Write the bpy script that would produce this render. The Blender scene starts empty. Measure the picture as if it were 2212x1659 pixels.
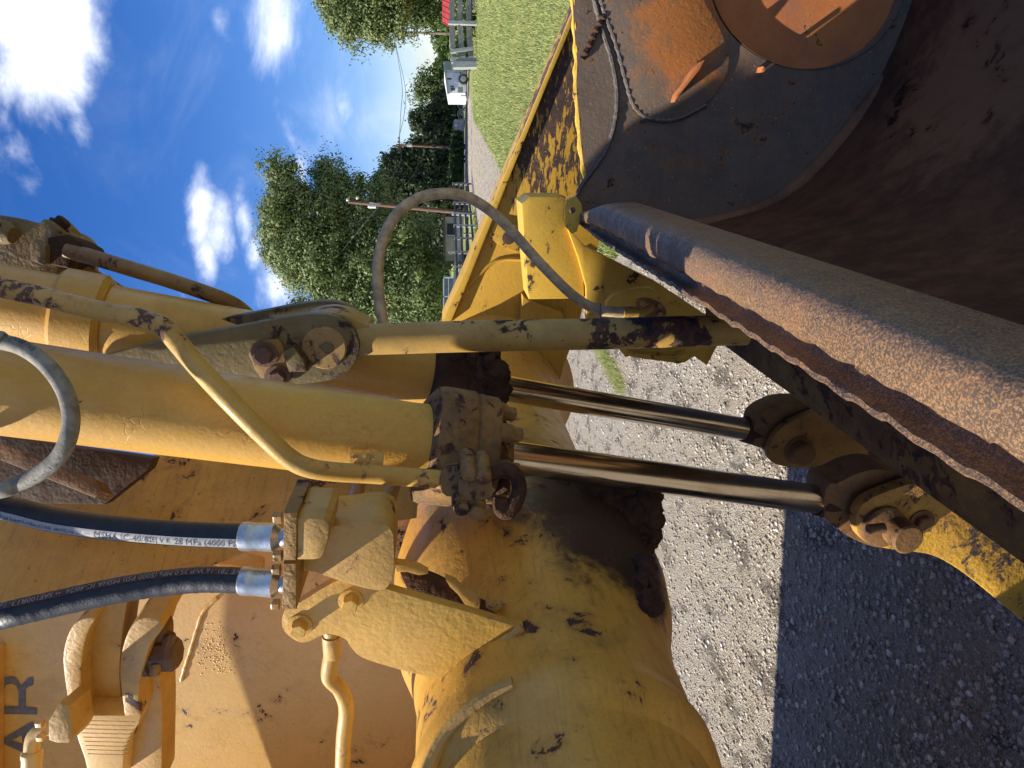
import bpy, bmesh, math, random
import numpy as np
from mathutils import Vector, Matrix
random.seed(7); rng = np.random.default_rng(7)
S = bpy.context.scene
COL = S.collection
R_ = math.radians

# ------------------------------------------------------------------ camera
PITCH, CAMH, FPX = R_(5.44), 1.75, 1533.0
F = Vector((0, math.cos(PITCH), -math.sin(PITCH)))
U = Vector((0, math.sin(PITCH), math.cos(PITCH)))
R = Vector((1, 0, 0))
CAM = Vector((0, 0, CAMH))
cd = bpy.data.cameras.new('camera'); cam = bpy.data.objects.new('camera', cd); COL.objects.link(cam)
cd.sensor_width = 36; cd.lens = FPX / 2212 * 36; cd.clip_start = 0.02; cd.clip_end = 3000
# the photograph was taken with the phone held sideways: world up is the picture's left
m = Matrix(((-U.x, R.x, -F.x), (-U.y, R.y, -F.y), (-U.z, R.z, -F.z))).to_4x4(); m.translation = CAM
cam.matrix_world = m
S.camera = cam
S.view_settings.view_transform = 'Standard'; S.view_settings.look = 'None'
S.view_settings.exposure = 0.75; S.view_settings.gamma = 1.0; S.view_settings.use_curve_mapping = False

# machine axes: LAT runs across the machine (away from the camera), FWD to its front
YAW = R_(18.8)
LAT = Vector((math.sin(YAW), math.cos(YAW), 0)); FWD = Vector((math.cos(YAW), -math.sin(YAW), 0)); ZUP = Vector((0, 0, 1))
def ray(x, y): return F + R * ((829.5 - y) / FPX) + U * ((1106 - x) / FPX)
def P(x, y, d): return CAM + ray(x, y) * d
def onl(x, y, l):
    r = ray(x, y); return CAM + r * (l / r.dot(LAT))
def M(w, l, z): return FWD * w + LAT * l + ZUP * z
def G(x, y, z=0.0):
    r = ray(x, y); return CAM + r * ((CAMH - z) / -r.z)

# ------------------------------------------------------------------ light
sv = Vector((0.802, 0.044, -1.0)).normalized()          # direction sunlight travels
el = math.asin(-sv.z); azv = -sv
sun = bpy.data.lights.new('sun', 'SUN'); sun.energy = 5.0; sun.angle = R_(0.55); sun.color = (1.0, 0.93, 0.82)
so = bpy.data.objects.new('sun', sun); COL.objects.link(so)
so.rotation_euler = sv.to_track_quat('-Z', 'Y').to_euler()

# ------------------------------------------------------------------ node helpers
class NT:
    def __init__(s, tree): s.t = tree; s.n = tree.nodes; s.l = tree.links
    def add(s, typ, **kw):
        n = s.n.new(typ)
        for k, v in kw.items(): setattr(n, k, v)
        return n
    def put(s, sock, v):
        if isinstance(v, bpy.types.NodeSocket): s.l.new(v, sock)
        elif v is not None: sock.default_value = v
    def math(s, op, a, b=None, c=None, clamp=False):
        n = s.add('ShaderNodeMath', operation=op, use_clamp=clamp)
        s.put(n.inputs[0], a); s.put(n.inputs[1], b)
        if c is not None: s.put(n.inputs[2], c)
        return n.outputs[0]
    def vmath(s, op, a, b=None):
        n = s.add('ShaderNodeVectorMath', operation=op); s.put(n.inputs[0], a)
        if b is not None: s.put(n.inputs[1], b)
        return n
    def noise(s, vec, scale, detail=4, rough=0.55, dist=0.0):
        n = s.add('ShaderNodeTexNoise'); s.put(n.inputs['Vector'], vec)
        n.inputs['Scale'].default_value = scale; n.inputs['Detail'].default_value = detail
        n.inputs['Roughness'].default_value = rough; n.inputs['Distortion'].default_value = dist
        return n.outputs['Fac']
    def ramp(s, fac, lo, hi, a=0.0, b=1.0):
        n = s.add('ShaderNodeMapRange', interpolation_type='SMOOTHSTEP'); s.put(n.inputs['Value'], fac)
        n.inputs['From Min'].default_value = lo; n.inputs['From Max'].default_value = hi
        n.inputs['To Min'].default_value = a; n.inputs['To Max'].default_value = b
        return n.outputs[0]
    def mix(s, f, a, b, mode='MIX'):
        n = s.add('ShaderNodeMix', data_type='RGBA', blend_type=mode)
        s.put(n.inputs[0], f); s.put(n.inputs[6], a if isinstance(a, bpy.types.NodeSocket) else rgba(a))
        s.put(n.inputs[7], b if isinstance(b, bpy.types.NodeSocket) else rgba(b))
        return n.outputs[2]
    def bump(s, h, strength, dist, normal=None):
        n = s.add('ShaderNodeBump'); n.inputs['Strength'].default_value = strength
        n.inputs['Distance'].default_value = dist; s.put(n.inputs['Height'], h)
        if normal is not None: s.l.new(normal, n.inputs['Normal'])
        return n.outputs[0]
def rgba(c): return (c[0], c[1], c[2], 1.0)
def newmat(name):
    mt = bpy.data.materials.new(name); mt.use_nodes = True
    t = NT(mt.node_tree); b = t.n['Principled BSDF']
    return mt, t, b
def mapped(t, scale=(1, 1, 1), rot=(0, 0, 0)):
    c = t.add('ShaderNodeTexCoord').outputs['Object']
    if scale == (1, 1, 1) and rot == (0, 0, 0): return c
    mp = t.add('ShaderNodeMapping'); t.l.new(c, mp.inputs[0])
    mp.inputs['Scale'].default_value = scale; mp.inputs['Rotation'].default_value = rot
    return mp.outputs[0]

def warm(c): return (min(.75, c[0] * 1.07), c[1] * 1.0, c[2] * .76) if c[0] > .19 and .5 < c[1] / c[0] < .75 and c[2] < c[1] * .6 else c
def paint(name, c1, c2, chip=0.3, chipcol=(0.035, 0.022, 0.016), chipscale=9, rust=(0.13, 0.05, 0.02), rustamt=0.25,
          dirt=(0.09, 0.06, 0.035), dirtamt=0.3, bump=0.25, lump=0.5, rough=0.5, spots=(), metallic=0.0, spec=0.5, streak=0.0, crack=0.0, chipmap=None, grime=(), grimecol=(.055, .03, .017), fleck=None):
    """old paint: two tones, flaked patches, rust bleeding, grime. spots = worn places [(point, radius, strength)]"""
    c1, c2 = warm(c1), warm(c2)
    mt, t, b = newmat(name); co = mapped(t)
    big = t.noise(co, 2.2, 5, 0.6); mid = t.noise(co, 14, 6, 0.6); fine = t.noise(co, 120, 4, 0.6)
    base = t.mix(t.ramp(t.math('ADD', t.math('MULTIPLY', big, 0.6), t.math('MULTIPLY', mid, 0.4)), 0.38, 0.62), c1, c2)
    base = t.mix(t.ramp(fine, 0.3, 0.75, 0.0, 0.22), base, tuple(x * 0.55 for x in c1))
    # grime in broad clouds
    g = t.ramp(t.noise(co, 5.3, 8, 0.72, 0.6), 0.52, 0.72, 0, dirtamt)
    base = t.mix(g, base, dirt)
    for c, r, k in grime:
        dn = t.vmath('DISTANCE', co, tuple(c)).outputs['Value']
        gf = t.math('ADD', t.ramp(dn, r * .15, r, k, 0), t.math('MULTIPLY', t.math('SUBTRACT', t.noise(mapped(t, (1, 1, 1), (.3, .2, .1)), 9, 9, .75, .5), .5), 1.6))
        base = t.mix(t.ramp(gf, .25, .75), base, grimecol)
    if streak:
        st = t.noise(mapped(t, (6, 6, 70), (0.3, 0.5, 0.2)), 1.5, 6, 0.7, 0.3)
        base = t.mix(t.ramp(st, 0.5, 0.7, 0, streak), base, dirt)
    n1 = t.noise(mapped(t, *chipmap) if chipmap else co, chipscale, 10, 0.68, 0.35); n2 = t.noise(co, chipscale * 0.22, 3, 0.5); n3 = t.noise(co, chipscale * 6, 5, 0.6, 0.8)
    field = t.math('ADD', t.math('MULTIPLY', n1, 0.66), t.math('MULTIPLY', n2, 0.34))
    for c, r, k in spots:
        dn = t.vmath('DISTANCE', co, tuple(c)).outputs['Value']
        field = t.math('ADD', field, t.ramp(dn, r * 0.2, r, k * .5, 0))
    thr = 0.605 - 0.09 * chip
    mask = t.ramp(field, thr, thr + 0.012)
    halo = t.ramp(field, thr - 0.06, thr + 0.02, 0, rustamt)
    pits = t.ramp(n3, 0.70 - 0.07 * chip, 0.72 - 0.07 * chip, 0, 0.8 if chip > 0 else 0)
    base = t.mix(halo, base, rust)
    cc = t.mix(t.ramp(t.noise(co, 35, 5, 0.7), 0.4, 0.65), chipcol, (rust[0] * .9, rust[1] * .95, rust[2]))
    col = t.mix(pits, base, chipcol); col = t.mix(mask, col, cc)
    if fleck:
        fcol, fsc, flo, famt = fleck
        col = t.mix(t.ramp(t.noise(co, fsc, 3, .7, .6), flo, flo + .05, 0, famt), col, fcol)
    h = t.math('ADD', t.math('MULTIPLY', fine, 0.22), t.math('MULTIPLY', t.noise(co, 60, 3, 0.5, 0.2), 0.45 * lump))
    h = t.math('SUBTRACT', h, t.math('MULTIPLY', mask, 0.35))
    if crack:
        v = t.add('ShaderNodeTexVoronoi', feature='DISTANCE_TO_EDGE'); v.inputs['Scale'].default_value = 26
        wob = t.vmath('ADD', co, t.add('ShaderNodeTexNoise').outputs['Color'])
        t.l.new(co, wob.inputs[0].node.inputs[0]); wn = wob.inputs[1].links[0].from_node
        t.l.new(co, wn.inputs['Vector']); wn.inputs['Scale'].default_value = 22
        sc = t.vmath('SCALE', wob.inputs[1].links[0].from_socket); sc.inputs['Scale'].default_value = 0.05
        ad = t.vmath('ADD', co, sc.outputs[0]); t.l.new(ad.outputs[0], v.inputs['Vector'])
        ck = t.ramp(v.outputs['Distance'], 0.0, 0.05, 1, 0)
        ck = t.math('MULTIPLY', ck, t.ramp(t.noise(co, 6, 3, 0.5), 0.5, 0.6))
        h = t.math('SUBTRACT', h, t.math('MULTIPLY', ck, 0.4 * crack)); col = t.mix(t.math('MULTIPLY', ck, 0.45 * crack), col, rust)
    t.put(b.inputs['Base Color'], col)
    t.put(b.inputs['Roughness'], t.math('ADD', t.math('MULTIPLY', mask, 0.3), t.ramp(mid, 0.3, 0.7, rough - 0.08, rough + 0.12)))
    b.inputs['Metallic'].default_value = metallic; b.inputs['Specular IOR Level'].default_value = spec
    t.put(b.inputs['Normal'], t.bump(h, min(1, bump * 2.2), 0.004))
    return mt

def simple(name, col, rough=0.6, metallic=0.0, var=0.25, scale=12, bump=0.15, stretch=(1, 1, 1), spec=0.5, dist=0.004):
    mt, t, b = newmat(name); co = mapped(t, stretch)
    n = t.noise(co, scale, 6, 0.65, 0.3)
    t.put(b.inputs['Base Color'], t.mix(t.ramp(n, 0.3, 0.7), tuple(c * (1 - var) for c in col), tuple(min(1, c * (1 + var)) for c in col)))
    b.inputs['Roughness'].default_value = rough; b.inputs['Metallic'].default_value = metallic
    b.inputs['Specular IOR Level'].default_value = spec
    t.put(b.inputs['Normal'], t.bump(t.noise(co, scale * 5, 4, 0.6), bump, dist))
    return mt

# ------------------------------------------------------------------ world: clear sky with scattered fair-weather clouds
w = bpy.data.worlds.new('World'); S.world = w; w.use_nodes = True
t = NT(w.node_tree); t.n.clear()
out = t.add('ShaderNodeOutputWorld'); bg = t.add('ShaderNodeBackground'); bg.inputs['Strength'].default_value = 0.105
sky = t.add('ShaderNodeTexSky', sky_type='NISHITA'); sky.sun_disc = False
sky.sun_elevation = el; sky.sun_rotation = math.atan2(azv.x, azv.y); sky.altitude = 300; sky.air_density = 1.0; sky.dust_density = 0.25; sky.ozone_density = 3.0
gen = t.add('ShaderNodeTexCoord').outputs['Generated']
sep = t.add('ShaderNodeSeparateXYZ'); t.l.new(gen, sep.inputs[0]); X, Y, Z = sep.outputs
az = t.math('ARCTAN2', X, Y); ev = t.math('ARCSINE', Z)
comb = t.add('ShaderNodeCombineXYZ'); t.l.new(az, comb.inputs[0]); t.l.new(t.math('MULTIPLY', ev, 1.5), comb.inputs[1])
cn = t.noise(comb.outputs[0], 7.0, 10, 0.62, 0.35); cw = t.noise(comb.outputs[0], 2.6, 8, 0.6, 0.8)
field = t.ramp(cw, 0.43, 0.60, -0.6, 0.45)       # scattered clouds all round, cover added out of view as white fill
def blob(x, y, rx, ry, k=1.0):
    r = ray(x, y).normalized(); a0 = math.atan2(r.x, r.y); e0 = math.asin(r.z)
    r2 = ray(x, y + 20).normalized(); sa = abs(math.atan2(r2.x, r2.y) - a0) / 20
    r3 = ray(x + 20, y).normalized(); se = abs(math.asin(r3.z) - e0) / 20
    da = t.math('DIVIDE', t.math('SUBTRACT', az, a0), sa * ry); de = t.math('DIVIDE', t.math('SUBTRACT', ev, e0), se * rx)
    q = t.math('SQRT', t.math('ADD', t.math('MULTIPLY', da, da), t.math('MULTIPLY', de, de)))
    return t.math('MULTIPLY', t.math('SUBTRACT', 1.0, q), k)
for bl in ((60, 40, 225, 265, 1.9), (150, 215, 60, 70, .6), (10, 260, 30, 60, .5), (605, 60, 90, 135, .95), (470, 50, 40, 90, .55), (735, 170, 34, 95, .55),
           (432, 440, 40, 125, 1.0), (470, 500, 60, 90, .65), (450, 570, 30, 80, .9), (528, 470, 30, 85, .8), (550, 550, 24, 70, .8), (595, 620, 75, 95, 1.1), (25, 330, 50, 70, .55), (60, 400, 40, 60, .4), (170, 270, 40, 60, .5), (650, 380, 26, 60, .8),
           (880, 240, 30, 260, .5), (865, 120, 26, 120, .4), (640, 260, 50, 90, .2), (120, 1200, 120, 200, .6)):
    field = t.math('MAXIMUM', field, blob(*bl))
dens = t.ramp(t.math('ADD', field, t.math('MULTIPLY', t.math('SUBTRACT', cn, 0.5), 3.0)), 0.10, 1.5)
veil = t.math('MULTIPLY', t.ramp(t.noise(comb.outputs[0], 3.4, 7, 0.6, 1.2), 0.42, 0.8), t.ramp(ev, 0.03, 0.5, 0.38, 0.03))
dens = t.math('MAXIMUM', dens, veil)
hsv = t.add('ShaderNodeHueSaturation'); hsv.inputs['Saturation'].default_value = 1.33; hsv.inputs['Value'].default_value = 0.86; hsv.inputs['Hue'].default_value = 0.507
t.l.new(sky.outputs[0], hsv.inputs['Color'])
ccol = t.mix(t.ramp(cn, 0.3, 0.62), (6.2, 6.8, 8.4), (8.8, 9.1, 9.7))
t.l.new(t.mix(dens, t.mix(1.0, hsv.outputs[0], (.88, .87, 1.04), 'MULTIPLY'), ccol), bg.inputs[0]); t.l.new(bg.outputs[0], out.inputs[0])

# ------------------------------------------------------------------ mesh helpers
def link(name, me, mat, parent=None, label=None, kind=None):
    o = bpy.data.objects.new(name, me); COL.objects.link(o)
    if mat is not None: me.materials.append(mat)
    if parent is not None:
        o.parent = parent; o.matrix_parent_inverse = parent_inv(parent)
    if label: o['label'] = label
    if kind: o['kind'] = kind
    return o
def parent_inv(p):
    mw = Matrix.Identity(4)
    chain = []
    while p is not None: chain.append(p); p = p.parent
    for q in reversed(chain):
        mw = mw @ (q.matrix_parent_inverse @ q.matrix_basis if q.parent else q.matrix_basis)
    return mw.inverted()
def thing(name, loc, label, cat, group=None):
    o = bpy.data.objects.new(name, None); COL.objects.link(o); o.location = loc
    o['label'] = label; o['category'] = cat
    if group: o['group'] = group
    o.empty_display_size = 0.1
    return o
def fin(bm, name, mat, parent=None, angle=35, **kw):
    bmesh.ops.recalc_face_normals(bm, faces=bm.faces)
    me = bpy.data.meshes.new(name); bm.to_mesh(me); bm.free()
    me.polygons.foreach_set('use_smooth', [True] * len(me.polygons)); me.set_sharp_from_angle(angle=R_(angle))
    return link(name, me, mat, parent, **kw)
def raw(name, verts, faces, mat, parent=None, smooth=False, **kw):
    me = bpy.data.meshes.new(name)
    v = np.asarray(verts, dtype=np.float32); f = np.asarray(faces, dtype=np.int32)
    me.vertices.add(len(v)); me.vertices.foreach_set('co', v.ravel())
    k = f.shape[1]; me.loops.add(f.size); me.loops.foreach_set('vertex_index', f.ravel())
    me.polygons.add(len(f)); me.polygons.foreach_set('loop_start', np.arange(0, f.size, k, dtype=np.int32))
    me.update(calc_edges=True)
    if smooth: me.polygons.foreach_set('use_smooth', [True] * len(f))
    return link(name, me, mat, parent, **kw)
def spline(pts, n=6, closed=False):
    pts = [Vector(p) for p in pts]; out = []; N = len(pts); rg = N if closed else N - 1
    for i in range(rg):
        p0 = pts[(i - 1) % N] if closed or i > 0 else pts[0] * 2 - pts[1]
        p1, p2 = pts[i], pts[(i + 1) % N]
        p3 = pts[(i + 2) % N] if closed or i + 2 < N else pts[-1] * 2 - pts[-2]
        for k in range(n):
            s = k / n
            out.append(0.5 * ((2 * p1) + (p2 - p0) * s + (2 * p0 - 5 * p1 + 4 * p2 - p3) * s * s + (3 * p1 - p0 - 3 * p2 + p3) * s ** 3))
    if not closed: out.append(pts[-1])
    return out
def frames(pts):
    N = len(pts); T = [(pts[min(i + 1, N - 1)] - pts[max(i - 1, 0)]).normalized() for i in range(N)]
    n = T[0].orthogonal().normalized(); fr = []
    for i in range(N):
        n = (n - T[i] * n.dot(T[i])).normalized(); fr.append((T[i], n, T[i].cross(n)))
    return fr
def sweep(bm, pts, rad, seg=20, cap=True, section=None):
    """tube along pts; rad = number or list; section = function(angle)->radius factor"""
    fr = frames(pts); rings = []
    for i, p in enumerate(pts):
        r = rad[i] if isinstance(rad, (list, tuple)) else rad; T, a, b = fr[i]; ring = []
        for k in range(seg):
            th = 2 * math.pi * k / seg; q = r * (section(th) if section else 1)
            ring.append(bm.verts.new(p + a * (math.cos(th) * q) + b * (math.sin(th) * q)))
        rings.append(ring)
    for A, B in zip(rings, rings[1:]):
        for k in range(seg): bm.faces.new((A[k], A[(k + 1) % seg], B[(k + 1) % seg], B[k]))
    if cap: bm.faces.new(rings[0][::-1]); bm.faces.new(rings[-1])
def lathe(bm, a, axis, prof, seg=32, section=None, up=None):
    """prof = [(distance along axis, radius)] starting at a"""
    axis = axis.normalized(); n = (up - axis * up.dot(axis)).normalized() if up is not None else axis.orthogonal().normalized(); b2 = axis.cross(n); rings = []
    for s, r in prof:
        rings.append([bm.verts.new(a + axis * s + (n * math.cos(2 * math.pi * k / seg) + b2 * math.sin(2 * math.pi * k / seg)) * (r * (section(2 * math.pi * k / seg) if section else 1))) for k in range(seg)])
    for A, B in zip(rings, rings[1:]):
        for k in range(seg): bm.faces.new((A[k], A[(k + 1) % seg], B[(k + 1) % seg], B[k]))
    bm.faces.new(rings[0][::-1]); bm.faces.new(rings[-1])
def chaikin(pts, it=2, keep=()):
    pts = [Vector(p) for p in pts]; fl = [i in keep for i in range(len(pts))]
    for _ in range(it):
        o, of = [], []
        for i, p in enumerate(pts):
            if fl[i]: o.append(p); of.append(True); continue
            a = pts[i - 1]; c = pts[(i + 1) % len(pts)]
            o += [p.lerp(a, 0.25), p.lerp(c, 0.25)]; of += [False, False]
        pts, fl = o, of
    return pts
def prism(bm, pts, vec, bev=0.003):
    vs = [bm.verts.new(p) for p in pts]; f = bm.faces.new(vs)
    ex = bmesh.ops.extrude_face_region(bm, geom=[f]); nv = [v for v in ex['geom'] if isinstance(v, bmesh.types.BMVert)]
    bmesh.ops.translate(bm, verts=nv, vec=vec)
    if bev:
        caps = set(e for e in f.edges)
        for g in ex['geom']:
            if isinstance(g, bmesh.types.BMFace): caps |= set(g.edges)
        try: bmesh.ops.bevel(bm, geom=list(caps), offset=bev, segments=2, profile=0.6, affect='EDGES', clamp_overlap=True)
        except Exception: pass
def box(bm, c, ax, ay, az_, bev=0.0):
    """box centred at c with half-size axis vectors"""
    pts = [c - ax - ay - az_, c + ax - ay - az_, c + ax + ay - az_, c - ax + ay - az_]
    prism(bm, pts, az_ * 2, bev)
def part(name, parent, mat, fn, *a, angle=35, label=None, kind=None, **k):
    bm = bmesh.new(); fn(bm, *a, **k); return fin(bm, name, mat, parent, angle, label=label, kind=kind)
def hexbolt(name, parent, mat, p, n, r=0.016, h=0.014, washer=True, stub=0):
    bm = bmesh.new(); n = n.normalized()
    if washer: lathe(bm, p - n * 0.002, n, [(0, r * 1.45), (0.005, r * 1.45), (0.0055, r * 1.3)], 20)
    lathe(bm, p + n * 0.003, n, [(0, r), (h * .8, r), (h, r * 0.86)], 6)
    if stub: lathe(bm, p + n * (h + 0.002), n, [(0, r * .5), (stub, r * .5), (stub + .002, r * .4)], 10)
    return fin(bm, name, mat, parent, 25)

# ------------------------------------------------------------------ materials
YEL = (0.54, 0.315, 0.065); YEL2 = (0.47, 0.265, 0.05); TAN = (0.56, 0.36, 0.13)
m_barrel = paint('paint_barrel', (0.56, 0.345, 0.085), (0.48, 0.28, 0.06), chip=-0.25, rustamt=0.12, dirtamt=0.12, lump=.8, bump=.2, rough=.42, crack=0.4,
                 spots=[(P(160, 880, 1.33), 0.07, .2), (P(905, 930, 1.56), 0.10, .15), (P(640, 1030, 1.5), 0.05, .05)])
m_wall = paint('paint_body', (.68, .46, .20), (0.62, 0.41, 0.165), chip=-.15, rustamt=.25, dirtamt=.2, lump=.7, bump=.16, rough=.42, crack=.3, fleck=((.24, .13, .05), 40, .69, .5))
m_cast = paint('paint_cast', (0.54, 0.34, 0.11), (0.45, 0.27, 0.08), chip=-.3, rustamt=.2, dirtamt=.35, lump=1.1, bump=.28, rough=.45)
m_manif = paint('paint_manifold', (0.46, 0.29, 0.09), (0.36, 0.20, 0.06), chip=.0, rustamt=.5, rust=(.22, .09, .03), dirtamt=.65, dirt=(.11, .06, .03), chipscale=13, lump=1.2, bump=.3, rough=.5)
m_brkt = paint('paint_bracket', (0.56, 0.35, 0.085), (0.49, 0.295, 0.07), chip=-.1, rustamt=.25, dirtamt=.12, lump=1.3, bump=.28, rough=.42)
m_tube = paint('paint_tube', (0.60, 0.35, 0.07), (0.50, 0.28, 0.055), chip=.15, rustamt=.35, dirtamt=.35, lump=.9, bump=.25, rough=.45, streak=.3, crack=.25, fleck=((.12, .06, .025), 48, .66, .7), chipscale=14,
               grime=[(onl(1330, 1085, 1.6), 0.42, 1.15), (onl(1410, 1240, 1.45), .2, .9)], spots=[(onl(1140, 1360, 1.2), .04, .2)])
m_arm = paint('paint_arm', (0.62, 0.37, 0.045), (0.54, 0.32, 0.045), chip=-.1, rustamt=.2, dirtamt=.25, dirt=(0.13, 0.12, 0.03), lump=.8, bump=.22, chipscale=22, streak=.15, fleck=((.62, .38, .07), 75, .63, .7), chipcol=(.05, .032, .024),
              rust=(.12, .055, .03), chipmap=((.55, 1.0, 2.6), (0, .55, 0)), spots=[(onl(1200, 100, 3.4), 1.1, .17), (onl(1240, 300, 3.4), .6, .09), (onl(1200, 230, 3.4), .5, .10)])
m_arm2 = paint('paint_arm_box', (0.66, 0.43, 0.07), (0.58, 0.37, 0.06), chip=.22, rustamt=.25, dirtamt=.12, chipscale=20, lump=.5)
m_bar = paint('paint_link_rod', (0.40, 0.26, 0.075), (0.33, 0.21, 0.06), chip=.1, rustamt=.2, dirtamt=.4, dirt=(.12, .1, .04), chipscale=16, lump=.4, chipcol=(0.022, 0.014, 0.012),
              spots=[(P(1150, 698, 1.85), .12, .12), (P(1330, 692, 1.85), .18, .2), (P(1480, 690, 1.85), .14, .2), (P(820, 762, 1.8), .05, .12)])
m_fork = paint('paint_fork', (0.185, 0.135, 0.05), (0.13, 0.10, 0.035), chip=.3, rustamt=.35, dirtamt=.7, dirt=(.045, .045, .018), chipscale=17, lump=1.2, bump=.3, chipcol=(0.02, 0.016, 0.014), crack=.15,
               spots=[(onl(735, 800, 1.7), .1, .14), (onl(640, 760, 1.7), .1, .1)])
m_pipe = paint('paint_pipe', (0.50, 0.32, 0.09), (0.42, 0.26, 0.07), chip=-.1, rustamt=.6, dirtamt=.3, chipscale=42, lump=.5, rust=(.16, .07, .04), chipcol=(.07, .035, .025),
               spots=[(P(20, 628, 1.4), .14, .22), (P(200, 665, 1.4), .16, .12), (P(350, 715, 1.4), .1, .1), (P(940, 1032, 1.5), .06, .1)])
m_pipe2 = paint('paint_pipe_dark', (0.28, 0.17, 0.05), (0.20, 0.11, 0.04), chip=.5, rustamt=.4, dirtamt=.4, chipscale=22, chipcol=(.03, .018, .014))
m_gland = paint('paint_gland', (0.25, 0.145, 0.045), (0.11, 0.065, 0.032), chip=.5, rustamt=.6, dirtamt=.9, dirt=(.045, .028, .018), chipscale=26, lump=2.4, bump=.5, chipcol=(.022, .016, .013), rough=.7)
m_pincap = paint('paint_pin_cap', (0.33, 0.22, 0.10), (0.26, 0.18, 0.08), chip=.45, rustamt=.5, dirtamt=.4, chipscale=30, lump=.6, chipcol=(.025, .02, .02))
m_mud = paint('mud_caked_steel', (0.085, 0.045, 0.026), (0.045, 0.025, 0.016), chip=.2, rustamt=.5, rust=(.10, .04, .02), dirtamt=.6, dirt=(.05, .03, .02), lump=4, bump=.8, rough=.9, spec=.2)
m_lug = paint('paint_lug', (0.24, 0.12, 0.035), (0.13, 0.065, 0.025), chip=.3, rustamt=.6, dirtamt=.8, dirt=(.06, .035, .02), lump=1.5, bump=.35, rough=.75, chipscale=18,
              spots=[(onl(1830, 950, 2.1), .1, -.3)])
m_lugm = paint('paint_bucket_beam', (0.20, 0.12, 0.035), (0.10, 0.055, 0.025), chip=.5, rustamt=.4, dirtamt=.6, dirt=(.04, .025, .015), chipscale=24, lump=1.5, bump=.35, rough=.8, spec=.2)
m_lugf = paint('paint_lug_worn', (0.36, 0.20, 0.05), (0.20, 0.10, 0.035), chip=.3, rustamt=.6, dirtamt=.6, dirt=(.09, .05, .025), chipscale=26, lump=1.5, bump=.35, rough=.7)
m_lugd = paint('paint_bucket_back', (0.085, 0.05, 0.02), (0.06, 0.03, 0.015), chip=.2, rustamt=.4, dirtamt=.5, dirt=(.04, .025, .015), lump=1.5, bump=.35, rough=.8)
m_lugy = paint('paint_lug_yellow', (0.58, 0.35, 0.05), (0.38, 0.2, 0.05), chip=.35, rustamt=.6, rust=(.2, .1, .05), dirtamt=.5, dirt=(.2, .13, .07), lump=2, bump=.4, rough=.7, chipscale=40,
               chipcol=(.06, .045, .04), spots=[(onl(1960, 1195, 1.75), .16, .14), (onl(2120, 1080, 1.75), .25, .2)])
m_rust = paint('bucket_steel', (0.24, 0.115, 0.055), (0.11, 0.058, 0.034), chip=.0, chipcol=(.03, .022, .02), chipscale=7, rust=(.2, .075, .03), rustamt=.5, dirt=(.24, .10, .05), dirtamt=.5,
               lump=1.0, bump=.3, rough=.65, streak=.3, spec=.10, fleck=((.32, .17, .10), 90, .62, .4), grime=[(P(2080, 110, 2.0), .62, .9), (P(2150, 380, 1.5), .3, .6)], grimecol=(.34, .17, .08))  # these spots turn two soft patches of the shell a lighter brown
m_rustlip = paint('bucket_lip_steel', (0.12, 0.078, 0.050), (0.075, 0.054, 0.042), chip=-.3, chipcol=(.045, .04, .04), chipscale=110, rust=(.34, .14, .05), rustamt=.3, dirt=(.26, .11, .05), dirtamt=.5,
                  lump=2.0, bump=.45, rough=.5, spec=.4, fleck=((.40, .215, .085), 330, .50, .6))
m_rustside = paint('bucket_side_steel', (0.175, 0.130, 0.095), (0.115, 0.090, 0.070), chip=.2, chipcol=(.035, .03, .028), chipscale=22, rust=(.36, .15, .04), rustamt=.3, dirt=(.30, .14, .045), dirtamt=.5,
                   lump=1.0, bump=.3, rough=.55, streak=.3, spec=.35, grime=[(onl(1480, 60, 2.62), .34, .75)], grimecol=(.42, .15, .035), fleck=((.55, .36, .14), 120, .64, .8))
m_rustdisc = paint('rust_orange', (0.60, 0.20, 0.05), (0.46, 0.15, 0.05), chip=-.3, rust=(.6, .25, .05), rustamt=.4, dirt=(.35, .15, .09), dirtamt=.6, lump=.6, bump=.2, rough=.85)
m_bolt = paint('bolt_old', (0.36, 0.22, 0.08), (0.24, 0.13, 0.05), chip=.2, rustamt=.6, dirtamt=.5, chipscale=60, lump=1)
m_boltr = paint('bolt_rusty', (0.15, 0.08, 0.045), (0.09, 0.05, 0.035), chip=.2, rustamt=.7, dirtamt=.5, chipscale=60, lump=1.5)
m_valve = paint('paint_valve', (0.25, 0.175, 0.075), (0.17, 0.115, 0.05), chip=.15, rustamt=.5, dirtamt=.75, dirt=(.06, .05, .025), chipscale=14, lump=2.2, bump=.45, rough=.7)
m_decal = simple('decal_grey_blue', (0.12, 0.125, 0.155), .6, 0, .25, 60, .1)
m_rubber = simple('hose_rubber', (0.012, 0.013, 0.016), .5, 0, .4, 40, .25)
m_rubberg = simple('hose_weathered_grey', (0.20, 0.185, 0.15), .75, 0, .35, 35, .25)
m_hoop = simple('hose_dusty_tan', (0.46, 0.34, 0.20), .85, 0, .35, 30, .3)
m_print = simple('print_silver', (0.26, 0.27, 0.28), .5, 0, .15, 80, .05)
m_printd = simple('print_dark', (0.03, 0.03, 0.04), .6, 0, .1, 80, .02)
m_printr = simple('print_rust_band', (0.055, 0.028, 0.022), .6, 0, .2, 80, .05)
m_zinc = simple('zinc_fitting', (0.50, 0.50, 0.47), .36, .85, .22, 25, .2)
m_weld = paint('weld_bead', (0.10, 0.085, 0.075), (0.16, 0.13, 0.11), chip=.1, lump=3, bump=.6, rustamt=.4, rough=.55, metallic=.3)
m_yedge = paint('paint_edge_yellow', (0.62, 0.42, 0.07), (0.5, 0.33, 0.05), chip=.25, rustamt=.3, chipscale=28, lump=1.5)
mt, t, b = newmat('chrome_rod'); m_chrome = mt
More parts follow.
